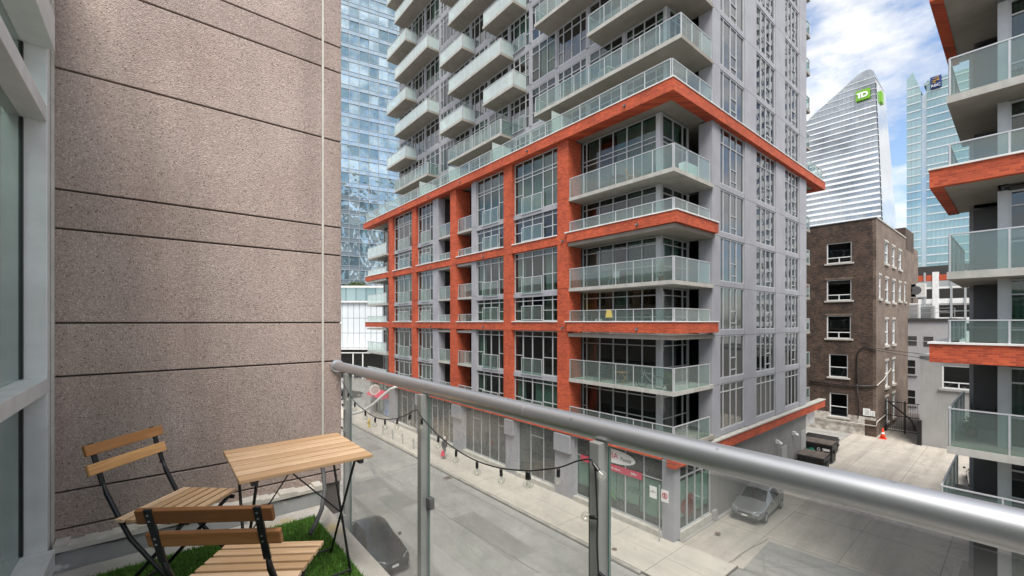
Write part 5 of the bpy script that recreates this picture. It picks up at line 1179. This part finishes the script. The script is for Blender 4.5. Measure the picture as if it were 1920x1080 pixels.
# ================================================================ vehicles
def car(name, label, paint, x, y, rot, sedan=True):
    c = local(empty(name, (0, 0, 0), label, 'car'))
    ST = [(2.24, .34, .60, .56, .44, .60), (2.16, .27, .76, .66, .60, .71), (1.75, .22, .84, .75, .70, .80), (1.25, .20, .86, .83, .72, .88), (.92, .20, .865, .90, .72, .94), (.08, .20, .87, .93, .60, 1.44), (-.5, .20, .87, .94, .61, 1.50), (-1.05, .20, .87, .95, .59, 1.45), (-1.66, .21, .86, .97, .66, 1.06), (-2.1, .24, .82, .94, .64, 1.02), (-2.28, .34, .70, .80, .52, .86)]
    rings = []
    m = MB()
    for X, zb, w_, belt, wr, top in ST:
        mid = (zb + belt) / 2
        half = [(0, zb), (w_ * .84, zb), (w_ * .98, zb + .13), (w_, mid + .06), (w_ * .965, belt), (wr, top - .03), (wr * .62, top + .005), (0, top + .02)]
        full = half + [(-a, b) for a, b in reversed(half[1:-1])]; rings.append(len(m.v)); m.v += [(X, a, b) for a, b in full]
    K = 14
    for a, b in zip(rings, rings[1:]):
        for k in range(K): j = (k + 1) % K; m.f.append((a + k, b + k, b + j, a + j)); m.m.append(0)
    m.f.append(tuple(rings[0] + k for k in range(K))); m.f.append(tuple(rings[-1] + k for k in reversed(range(K)))); m.m += [0, 0]
    V = m.v
    body = m.build('body', paint, c, local=True)
    ca = body.data.attributes.new('crease_edge', 'FLOAT', 'EDGE')
    for e in body.data.edges:
        a, b = e.vertices
        if a // K == b // K and a // K in (4, 5, 7, 8): ca.data[e.index].value = .75
        elif a // K != b // K and 4 <= min(a, b) // K <= 7 and a % K in (4, 5, 9, 10): ca.data[e.index].value = .6
        elif a % K in (4, 10): ca.data[e.index].value = .35
    sb = body.modifiers.new('subsurf', 'SUBSURF'); sb.levels = 2; sb.render_levels = 2; body.data.polygons.foreach_set('use_smooth', [True] * len(body.data.polygons))
    def glass(nm, quads, f=.12, off=.012):
        g_ = MB()
        for q in quads:
            P_ = [Vector(p) for p in q]; ce = sum(P_, Vector()) / 4; nrm = (P_[1] - P_[0]).cross(P_[3] - P_[0]).normalized()
            if nrm.dot(ce - Vector((ce.x, 0, .7))) < 0: nrm = -nrm
            P_ = [p.lerp(ce, f) + nrm * off for p in P_]; g_.prism(P_, [p - nrm * .02 for p in P_])
        return g_.build(nm, 'car_glass', c, local=True)
    pt = lambda s, k: V[rings[s] + k]
    def screen(nm, s0, s1):
        rows_ = [[], []]
        for k in range(5, 10):
            a = Vector(pt(s0, k)); b = Vector(pt(s1, k))
            for q, (f, r_) in enumerate(((.10, rows_[0]), (.90, rows_[1]))): p_ = a.lerp(b, f); p_.y *= .93; r_.append(p_)
        g_ = MB(); n0 = (rows_[1][2] - rows_[0][2]).cross(Vector((0, 1, 0))).normalized(); n0 = n0 if n0.z > 0 else -n0
        for k in range(4):
            q = [rows_[0][k], rows_[0][k + 1], rows_[1][k + 1], rows_[1][k]]; g_.prism([p_ + n0 * .018 for p_ in q], [p_ - n0 * .03 for p_ in q])
        g_.build(nm, 'car_glass', c, local=True)
    screen('windscreen', 4, 5); screen('rear_window', 8, 7)
    for s0 in (5, 6):
        glass('side_window', [(pt(s0, 4), pt(s0 + 1, 4), pt(s0 + 1, 5), pt(s0, 5))], .12, .01); glass('side_window', [(pt(s0, 10), pt(s0 + 1, 10), pt(s0 + 1, 9), pt(s0, 9))], .12, .01)
    for sy in (-1, 1):
        for wx in (1.38, -1.38):
            w_ = MB().lathe([(.19, -.10), (.30, -.10), (.325, -.07), (.325, .07), (.30, .10), (.19, .10)], n=24).build('tyre', 'tyre', c, loc=(wx, sy * .76, .325)); w_.rotation_euler = (R(90), 0, 0); local(w_); smooth_by_angle(w_, 50)
            rm_ = MB().lathe([(.03, -.105), (.19, -.10), (.19, .10), (.03, .105)], n=24); rm_.build('rim', 'metal_grey', w_, local=True)
        hl = MB().prism([(2.02, sy * .56, .615), (2.16, sy * .42, .60), (2.17, sy * .42, .68), (1.9, sy * .72, .735)], [(1.95, sy * .75, .62), (2.185, sy * .40, .60), (2.12, sy * .44, .715), (1.82, sy * .77, .745)]).build('headlight', 'lens', c, local=True)
        MB().box(.52, .68, sy * .90, sy * 1.04, .92, 1.04).build('mirror', paint, c, bevel=.03); MB().box(-2.24, -2.12, sy * .45, sy * .72, .72, .86).build('tail_lamp', 'print_red', c, bevel=.02)
    MB().box(2.12, 2.235, -.36, .36, .52, .62).build('grille', 'black', c); MB().box(2.1, 2.255, -.62, .62, .31, .40).build('intake', 'black', c, bevel=.01)
    MB().box(2.245, 2.262, -.15, .15, .42, .52).build('licence_plate', 'print_white', c); MB().box(2.2, 2.25, -.68, .68, .455, .475).build('bumper_strip', 'black', c)
    for sy in (-1, 1): MB().box(-.72, -.68, sy * .862, sy * .872, .35, .9).build('door_gap', 'black', c); MB().box(.2, .4, sy * .86, sy * .885, .78, .82).build('handle', paint, c)
    c.location = (x, y, .02); c.rotation_euler = (0, 0, rot); return c
cs = car('parked_car', 'silver grey sedan parked in the lane mouth by the corner shop wall', 'car_silver', 27.55, 10.15, R(183)); cs.location.z = .035
car('parked_car', 'glossy black car parked at the near kerb below the balcony', 'car_black', 8.15, 20.1, R(-90))
car('parked_car', 'dark car on the far cross street beyond the round sign', 'car_black', 21.8, 64.5, R(10))
car('parked_car', 'red car on the far cross street', 'car_red', 17.5, 69, R(12))
car('parked_car', 'dark car behind the condominium block in the lane', 'car_black', 43.5, 1.7, R(5))
# ================================================================ street furniture
hx, hy = 17.39, 44.64
H_ = empty('fire_hydrant', (hx, hy, .13), 'yellow fire hydrant standing on the far sidewalk', 'hydrant')
MB().lathe([(.19, 0), (.19, .06), (.13, .08), (.12, .62), (.17, .64), (.17, .69), (.13, .72), (.10, .84), (.03, .90), (.03, .96)], (hx, hy, .13), 16).build('barrel', 'yellow', H_, smooth=True)
for dx, dy in ((-.22, 0), (0, .2), (0, -.2)): MB().tube([(hx, hy, .62), (hx + dx * 1.1, hy + dy * 1.1, .62)], .075, 12).build('outlet_cap', 'yellow', H_)
for i, (x, y) in enumerate(((17.31, 40.85), (17.33, 38.61), (17.36, 36.55), (17.4, 34.44))):
    b = empty('bicycle_ring', (x, y, .13), 'grey ring and post bicycle stand, ' + ('first', 'second', 'third', 'fourth')[i] + ' from the yellow hydrant', 'bike stand', 'bicycle rings along the kerb')
    MB().tube([(x, y, .12), (x, y, 1.0)], .03, 10).build('post', 'metal_grey', b); MB().lathe([(.03, 0), (.04, .01), (.02, .06)], (x, y, 1.0), 10).build('cap', 'metal_grey', b)
    MB().tube([(x, y + .22 * math.cos(R(a)), .70 + .26 * math.sin(R(a))) for a in range(0, 361, 15)], .018, 8).build('ring', 'metal_grey', b)
# sign post by the corner shop
sp = empty('sign_post', (19.7, 11.64, .13), 'thin steel post with two small white parking signs before the corner shop', 'sign post')
MB().tube([(19.7, 11.9, .12), (19.7, 11.9, 3.0)], .03, 8).build('post', 'metal_grey', sp)
MB().box(19.63, 19.645, 12.02, 12.42, 2.25, 2.85).build('sign_plate', 'print_white', sp); MB().box(19.63, 19.645, 11.36, 11.76, 2.25, 2.85).build('sign_plate', 'print_white', sp)
put_text('sgn1', (19.62, 12.22, 2.6), RS, sp, sc=.62)
m = MB()
for i in range(24):
    q = [(19.62, 11.56 + math.cos(a) * r_, 2.57 + math.sin(a) * r_) for a, r_ in ((6.283 * i / 24, .15), (6.283 * (i + 1) / 24, .15), (6.283 * (i + 1) / 24, .11), (6.283 * i / 24, .11))]
    m.prism(q, [(x + .008, y, z) for x, y, z in q])
m.bar((19.624, 11.65, 2.66), (19.624, 11.47, 2.48), .03, .008); m.build('ring_print', 'print_red', sp); MB().box(19.621, 19.628, 11.53, 11.59, 2.5, 2.65).build('letter_print', 'print_black', sp)
# round blade sign, awning, banners far down the frontage
RSG = empty('round_sign', (19.4, 47.8, 3.5), 'white round blade sign over a red awning at the far shopfront', 'sign')
MB().tube([(19.35, 48.0, 3.5), (19.35, 47.9, 3.5)], .62, 24).build('disc', 'print_white', RSG); MB().tube([(19.34, 48.02, 3.5), (19.34, 47.88, 3.5)], .45, 20).build('disc_print', 'stone', RSG); MB().box(19.4, 20.1, 47.9, 48.0, 3.6, 3.7).build('bracket', 'black', RSG)
aw = MB().prism([(20.1, 45.9, 3.4), (19.2, 45.9, 2.7), (20.1, 45.9, 2.7)], [(20.1, 50.3, 3.4), (19.2, 50.3, 2.7), (20.1, 50.3, 2.7)]).build('awning', 'print_red'); tag(aw, 'dull red awning under the round sign at the far shopfront', 'awning')
bn = MB().box(20.25, 20.3, 46.2, 47.6, .6, 2.6).build('shop_banner', 'banner_blue'); tag(bn, 'blue poster in the far shopfront under the red awning', 'poster')
pl = empty('pole', (19.3, 50.5, .1), 'thin grey pole at the far end of the sidewalk', 'pole'); MB().tube([(19.3, 50.5, .1), (19.3, 50.5, 3.6)], .04, 8).build('shaft', 'metal_grey', pl); MB().lathe([(.09, 0), (.09, .03), (.04, .06)], (19.3, 50.5, .1), 10).build('base', 'metal_grey', pl)
# street lamp on the near side
lp = empty('street_lamp', (5.95, 16.9, .1), 'pale curved arm street lamp rising from the near sidewalk', 'street lamp')
bx_ = 5.87; by_ = 17.25
MB().tube([(bx_, by_, .1), (bx_, by_, 4), (bx_, by_, 7.5)], [.10, .08, .06], 10).build('pole', 'lampwhite', lp, smooth=True)
arm = [(bx_, by_, 7.5)] + [tuple(Vector(ray(a, b)) * t + Vector((0, 0, CAM_Z))) for a, b, t in ((658, 777, 17.0), (680, 771, 17.0), (700, 758, 17.0), (716, 743, 17.0), (732, 730, 17.0), (750, 722, 17.0))]
MB().tube(arm, .055, 10).build('arm', 'lampwhite', lp, smooth=True); MB().lathe([(.02, -.05), (.16, -.03), (.17, .03), (.08, .1)], (arm[-1][0] + .1, arm[-1][1] - .05, arm[-1][2]), 14).build('lamp_head', 'lampwhite', lp)
# dumpsters
def dumpster(label, x0, x1, y0, y1, h, marks=None, lidm='lid'):
    d = empty('dumpster', (x0, y0, .02), label, 'dumpster', 'dumpsters beside the lane wall')
    MB().prism([(x0 + .12, y0 + .03, .14), (x1 - .12, y0 + .03, .14), (x1 - .12, y1 - .03, .14), (x0 + .12, y1 - .03, .14)], [(x0, y0, h), (x1, y0, h), (x1, y1, h), (x0, y1, h)]).build('bin', 'bin', d)
    m = MB().box(x0 - .06, x0 + .02, y0 - .03, y1 + .03, h - .1, h + .02).box(x1 - .02, x1 + .06, y0 - .03, y1 + .03, h - .1, h + .02).box(x0 + .02, x1 - .02, y0 - .03, y0 + .03, h - .1, h + .018).box(x0 + .02, x1 - .02, y1 - .03, y1 + .03, h - .1, h + .018)
    m.build('rim', 'bin', d)
    ym = (y0 + y1) / 2
    for a, b in ((y0, ym - .01), (ym + .01, y1)): MB().prism([(x0 - .03, a, h + .025), (x1, a, h + .14), (x1, b, h + .14), (x0 - .03, b, h + .025)], [(x0 - .03, a, h + .065), (x1, a, h + .18), (x1, b, h + .18), (x0 - .03, b, h + .065)]).build('lid', lidm, d)
    for yy in (y0 - .1, y1 + .02): MB().box(x0 + .3, x1 - .3, yy, yy + .08, h * .55, h * .72).build('fork_pocket', 'bin', d)
    for yy in [y0 + (y1 - y0) * q / 5 for q in (1, 2, 3, 4)]: MB().bar((x0 + .08, yy, .2), (x0 - .015, yy, h - .12), .05, .05).build('rib', 'bin', d)
    for xx in (x0 + .25, x1 - .25):
        for yy in (y0 + .2, y1 - .2): MB().tube([(xx, yy - .03, .08), (xx, yy + .03, .08)], .075, 10).build('castor', 'tyre', d)
    if marks:
        put_text('gs', (x0 - .07, ym - .35, h * .72), RS, d); put_text('e28', (x0 - .05, ym - .3, h * .44), RS, d); put_text('ee', (x0 - .02, y0 + .45, h * .25), RS, d)
        sq = MB()
        for j in range(3): sq.tube([(x0 - .05, y1 - .25 - .13 * i, h * .6 + .18 * math.sin(i * 1.6 + j)) for i in range(7)], .045, 6)
        sq.build('graffiti', 'graffiti', d); MB().box(x0 - .065, x0 - .05, y0 + .15, y0 + .55, h * .68, h * .80).build('sticker', 'print_white', d)
    return d
dumpster('black dumpster with white letters and green graffiti beside the lane wall', 41.0, 42.2, 9.7, 11.9, 1.5, True)
dumpster('low brown lidded dumpster in front of the lettered dumpster', 38.0, 39.5, 9.5, 11.2, 1.1)
dumpster('small black lidded dumpster behind the lettered dumpster near the brick wall', 44.6, 45.6, 10.3, 12.6, 1.1, None, 'bin')
# cone
cx_, cy_ = 54.0, 8.75
cn = empty('traffic_cone', (cx_, cy_, .03), 'orange traffic cone at the corner of the brown brick building', 'cone')
MB().box(cx_ - .28, cx_ + .28, cy_ - .28, cy_ + .28, .03, .08).build('base', 'orange', cn); MB().lathe([(.22, 0), (.13, .45), (.055, .95), (.05, .97)], (cx_, cy_, .08), 16).build('cone', 'orange', cn, smooth=True); MB().lathe([(.142, 0), (.112, .16)], (cx_, cy_, .50), 16).build('reflective_band', 'print_white', cn)
# gate
gt = empty('iron_gate', (58, 7.7, 0), 'black iron gate of thin vertical bars between brick and stucco buildings', 'gate')
for yy in (9.15, 7.7, 6.25): MB().box(57.95, 58.05, yy - .05, yy + .05, 0, 3.3).build('post', 'black', gt)
for zz in (.2, 1.7, 3.1): MB().box(57.97, 58.03, 6.3, 9.1, zz, zz + .07).build('rail', 'black', gt)
for j in range(16): MB().box(57.985, 58.015, 6.42 + j * .17, 6.445 + j * .17, .27, 3.1).build('bar', 'black', gt)
MB().bar((57.9, 9.0, 3.2), (57.9, 7.2, 1.5), .12, .12).bar((57.9, 7.2, 1.5), (57.9, 6.9, .5), .12, .12).build('stair_rail', 'black', gt)
# overhead cables
for i, (a, b) in enumerate((((54.05, 9.3, 8.75), (53.9, 3.0, 8.3)), ((54.05, 9.25, 8.55), (53.9, 2.0, 7.6)))):
    pts = [Vector(a).lerp(Vector(b), t / 10) - Vector((0, 0, .5 * (t / 10) * (1 - t / 10))) for t in range(11)]
    o = MB().tube(pts, .03, 6).build('overhead_cable', 'black'); tag(o, ('upper' if i == 0 else 'lower sagging') + ' black overhead cable slung from brick building to stucco building', 'cable')
# ================================================================ things on balconies
def small_chair(nm, label, mt, loc, rot):
    c = local(empty(nm, (0, 0, 0), label, 'chair'))
    MB().box(-.22, .22, -.22, .22, .42, .46).build('seat', mt, c, bevel=.02); MB().prism([(-.22, -.24, .46), (.22, -.24, .46), (.22, -.20, .46), (-.22, -.20, .46)], [(-.2, -.34, .9), (.2, -.34, .9), (.2, -.31, .9), (-.2, -.31, .9)]).build('backrest', mt, c, bevel=.01)
    for sx in (-1, 1):
        for sy in (-1, 1): MB().bar((sx * .18, sy * .18, .42), (sx * .24, sy * .25, 0), .03, .03).build('leg', mt, c)
    c.location = loc; c.rotation_euler = (0, 0, rot); return c
small_chair('white_chair', 'white plastic chair near the brick pier on the balcony with the lit lamp', 'plastic_white', (20.75, 17.2, 10.6), R(60)); small_chair('white_chair', 'white plastic chair in the middle of the balcony with the lit lamp', 'plastic_white', (20.7, 16.0, 10.6), R(-150))
small_chair('balcony_chair', 'brown chair on the top corner balcony of the podium', 'wood', (20.8, 14.3, 19.15), R(200)); small_chair('balcony_chair', 'blue chair on a tower balcony above the cornice', 'banner_blue', (21.5, 14.8, 29.4), R(120)); small_chair('balcony_chair', 'dark chair at the brick pier end of the second corner balcony', 'black', (20.8, 16.6, 7.75), R(90))
def small_table(label, mt, loc, h=.7):
    c = local(empty('balcony_table', (0, 0, 0), label, 'table')); MB().box(-.35, .35, -.3, .3, h - .03, h).build('table_top', mt, c)
    for sx in (-1, 1): MB().bar((sx * .28, -.26, 0), (sx * .28, .26, h - .03), .03, .03).build('leg', mt, c); MB().bar((sx * .25, .26, 0), (sx * .25, -.26, h - .03), .03, .03).build('leg', mt, c)
    c.location = loc; c.rotation_euler = (0, 0, R(80))
small_table('dark folding table on the top corner balcony of the podium', 'rust', (20.8, 15.3, 19.15)); small_table('wooden folding table on the second corner balcony', 'wood', (20.8, 15.0, 7.75), .65)
cv = MB().box(21.6, 22.9, 11.5, 11.9, 19.15, 19.85).build('covered_box', 'plastic_white'); tag(cv, 'white covered box at the end of the top corner balcony', 'box')
lm = empty('floor_lamp', (22.3, 17.05, 10.6), 'lit floor lamp with glowing orange shade behind the balcony window', 'lamp')
MB().tube([(22.3, 17.05, 10.6), (22.3, 17.05, 11.75)], .015, 8).build('stem', 'black', lm); MB().lathe([(.14, 0), (.14, .015), (.02, .03)], (22.3, 17.05, 10.6), 12).build('base', 'black', lm); MB().lathe([(.22, 0), (.22, .05), (.15, .50), (.15, .51)], (22.3, 17.05, 11.6), 16).build('shade', 'lampglow', lm)
wlp = bpy.data.lights.new('floor_lamp_light', 'POINT'); wlp.energy = 60; wlp.color = (1, .55, .2); wlp.shadow_soft_size = .15; wo = bpy.data.objects.new('floor_lamp_light', wlp); COL.objects.link(wo); wo.parent = lm; wo.location = (0, -.0, 1.45)
dr = local(empty('drying_rack', (0, 0, 0), 'folded dark metal drying rack on the condominium block balcony', 'drying rack'))
for k in range(5): MB().bar((-.35, 0, .3 + k * .16), (.35, 0, .24 + k * .16), .018, .018).build('bar', 'black', dr); MB().bar((-.35, .02, .24 + k * .16), (.35, .02, .30 + k * .16), .018, .018).build('bar', 'black', dr)
for sx in (-.3, .3): MB().bar((sx, -.02, 0), (sx, .01, 1.1), .02, .02).build('leg', 'black', dr)
dr.location = (23.3, .95, 7.2); dr.rotation_euler = (0, 0, R(80))
hs = MB().tube([(21.2 + .35 * math.cos(i * .9) + .02 * i, 1.0 + .28 * math.sin(i * .9), 4.42 + .004 * i) for i in range(26)], .03, 6).build('garden_hose', 'graffiti', smooth=True); tag(hs, 'tangled green garden hose on the lowest condominium block balcony', 'hose')
def potted_plant(label, loc, h=.9, r=.3):
    t = empty('potted_plant', loc, label, 'plant'); x, y, z = loc
    MB().lathe([(.13, 0), (.17, .28), (.18, .30), (.16, .30)], loc, 12).build('pot', 'rust', t); m = MB()
    for _ in range(260):
        a = random.uniform(0, 6.28); rr = random.uniform(0, r); p = Vector((x + math.cos(a) * rr, y + math.sin(a) * rr, z + .3 + random.uniform(0, h - .3))); s_ = .07
        m.poly([p, p + Vector([random.uniform(-s_, s_) for _ in range(3)]), p + Vector([random.uniform(-s_, s_) for _ in range(3)])])
    m.build('foliage', 'leaf', t); MB().tube([(x, y, z + .28), (x, y, z + h * .7)], .015, 6).build('stem', 'rust', t)
potted_plant('potted plant in the outer corner of the second corner balcony of the podium', (20.4, 11.75, 7.75)); potted_plant('leafy potted plant beside the corner post on the third corner balcony', (20.7, 12.4, 13.45), 1.1, .35)
potted_plant('potted plant on the tower balcony just above the red cornice', (21.2, 19.5, 26.2), 1.0); potted_plant('small potted plant on the condominium block balcony beside drying rack', (22.3, 1.2, 7.2), .7, .22)
small_table('pale table on the long tower balcony just above the red cornice', 'plastic_white', (21.4, 16.5, 26.2)); small_chair('balcony_chair', 'grey chair on the third corner balcony of the podium', 'metal_grey', (20.75, 15.5, 13.45), R(100))
def bicycle(label, loc, rot):
    b = local(empty('bicycle', (0, 0, 0), label, 'bicycle'))
    for x in (-.5, .5):
        w_ = MB().tube([(x + .32 * math.cos(R(a)), 0, .33 + .32 * math.sin(R(a))) for a in range(0, 361, 15)], .018, 6).build('wheel', 'tyre', b)
    for p in (((-.5, 0, .33), (-.15, 0, .75)), ((-.15, 0, .75), (.35, 0, .8)), ((-.05, 0, .33), (.36, 0, .74)), ((-.05, 0, .33), (-.17, 0, .85)), ((-.5, 0, .33), (-.05, 0, .33)), ((.5, 0, .33), (.34, 0, .95))): MB().tube(p, .018, 6).build('frame_tube', 'metal_grey', b)
    MB().box(-.28, -.06, -.06, .06, .86, .90).build('saddle', 'black', b); MB().tube([(.32, -.25, .97), (.34, 0, .95), (.32, .25, .97)], .014, 6).build('handlebar', 'black', b)
    b.location = loc; b.rotation_euler = (0, 0, rot)
bicycle('grey bicycle leaning by the glass on the second corner balcony', (20.45, 12.9, 7.75), R(92))
# ================================================================ the pedestrian
def person(x, y, rot):
    p = local(empty('person', (0, 0, 0), 'pedestrian in black jacket and grey trousers walking along the far sidewalk', 'person'))
    J = {'pel': (0, 0, .95, .15, .12), 'sp': (0, .01, 1.18, .16, .115), 'ch': (0, .03, 1.38, .185, .12), 'nk': (0, .05, 1.50, .06, .06), 'hd': (0, .08, 1.60, .085, .10), 'ht': (0, .075, 1.72, .075, .09),
         'sl': (.19, .02, 1.42, .065, .065), 'el': (.25, -.03, 1.15, .05, .05), 'wl': (.24, .08, .93, .038, .038), 'hl': (.235, .11, .84, .03, .045), 'sr': (-.19, .02, 1.42, .065, .065), 'er': (-.26, -.04, 1.15, .05, .05), 'wr': (-.27, -.02, .92, .038, .038), 'hr': (-.27, 0, .83, .03, .045),
         'hil': (.09, 0, .9, .10, .10), 'knl': (.10, .14, .52, .068, .068), 'anl': (.10, .10, .10, .048, .048), 'tol': (.10, .26, .05, .04, .035), 'hir': (-.09, 0, .9, .10, .10), 'knr': (-.10, -.04, .50, .068, .068), 'anr': (-.10, -.28, .14, .048, .048), 'tor': (-.10, -.16, .05, .04, .035)}
    E_ = [('pel', 'sp'), ('sp', 'ch'), ('ch', 'nk'), ('nk', 'hd'), ('hd', 'ht'), ('ch', 'sl'), ('sl', 'el'), ('el', 'wl'), ('wl', 'hl'), ('ch', 'sr'), ('sr', 'er'), ('er', 'wr'), ('wr', 'hr'), ('pel', 'hil'), ('hil', 'knl'), ('knl', 'anl'), ('anl', 'tol'), ('pel', 'hir'), ('hir', 'knr'), ('knr', 'anr'), ('anr', 'tor')]
    ks = list(J); me = bpy.data.meshes.new('body'); me.from_pydata([J[k][:3] for k in ks], [(ks.index(a), ks.index(b)) for a, b in E_], [])
    m_, t = new_mat('clothed_figure'); l = t.links.new; b = N(t, 'ShaderNodeBsdfPrincipled', i_Roughness=.9); o_ = N(t, 'ShaderNodeOutputMaterial'); l(b.outputs[0], o_.inputs[0])
    sz = N(t, 'ShaderNodeSeparateXYZ'); l(N(t, 'ShaderNodeTexCoord').outputs['Object'], sz.inputs[0]); r = N(t, 'ShaderNodeValToRGB'); r.color_ramp.interpolation = 'CONSTANT'; e = r.color_ramp.elements
    e[0].position = 0; e[0].color = (.02, .02, .02, 1); e[1].position = .05; e[1].color = (.11, .115, .13, 1)
    for ps, cc in ((.45, (.016, .016, .018, 1)), (.755, (.48, .28, .2, 1))): q = e.new(ps); q.color = cc
    dv = N(t, 'ShaderNodeMath', operation='DIVIDE'); dv.inputs[1].default_value = 2.0; l(sz.outputs[2], dv.inputs[0]); l(dv.outputs[0], r.inputs[0]); l(r.outputs[0], b.inputs['Base Color'])
    me.materials.append(m_); o = place('body', me, Vector((0, 0, 0)), p)
    sk = o.modifiers.new('skin', 'SKIN'); sk.use_smooth_shade = True; 
    if not me.skin_vertices:
        import bmesh
        bm = bmesh.new(); bm.from_mesh(me); bm.verts.layers.skin.verify(); bm.to_mesh(me); bm.free()
    for i, k in enumerate(ks): me.skin_vertices[0].data[i].radius = J[k][3:5]; me.skin_vertices[0].data[i].use_root = (k == 'pel')
    s2 = o.modifiers.new('sub', 'SUBSURF'); s2.levels = 1; s2.render_levels = 2
    MB().lathe([(.03, .12), (.085, .09), (.105, .02), (.105, -.06), (.09, -.08)], (0, .05, 1.69), 14).build('hair', 'cap', p, smooth=True)
    p.location = (x, y, .127); p.rotation_euler = (0, 0, rot); return p
pe = person(18.16, 30.48, R(-172))
bag = empty('shopping_bag', (17.85, 30.6, .5), 'bright red shopping bag carried by the pedestrian', 'bag')
bxp = pe.matrix_basis @ Vector((.25, .10, .84))
MB().prism([(bxp.x - .17, bxp.y - .09, .36), (bxp.x + .17, bxp.y - .09, .36), (bxp.x + .17, bxp.y + .09, .36), (bxp.x - .17, bxp.y + .09, .36)], [(bxp.x - .12, bxp.y - .03, .80), (bxp.x + .12, bxp.y - .03, .80), (bxp.x + .12, bxp.y + .03, .80), (bxp.x - .12, bxp.y + .03, .80)]).build('sack', 'bag', bag, bevel=.03)
MB().tube([(bxp.x - .07, bxp.y, .79), (bxp.x - .03, bxp.y, .97), (bxp.x + .03, bxp.y, .97), (bxp.x + .07, bxp.y, .79)], .012, 6).build('handle', 'bag', bag)
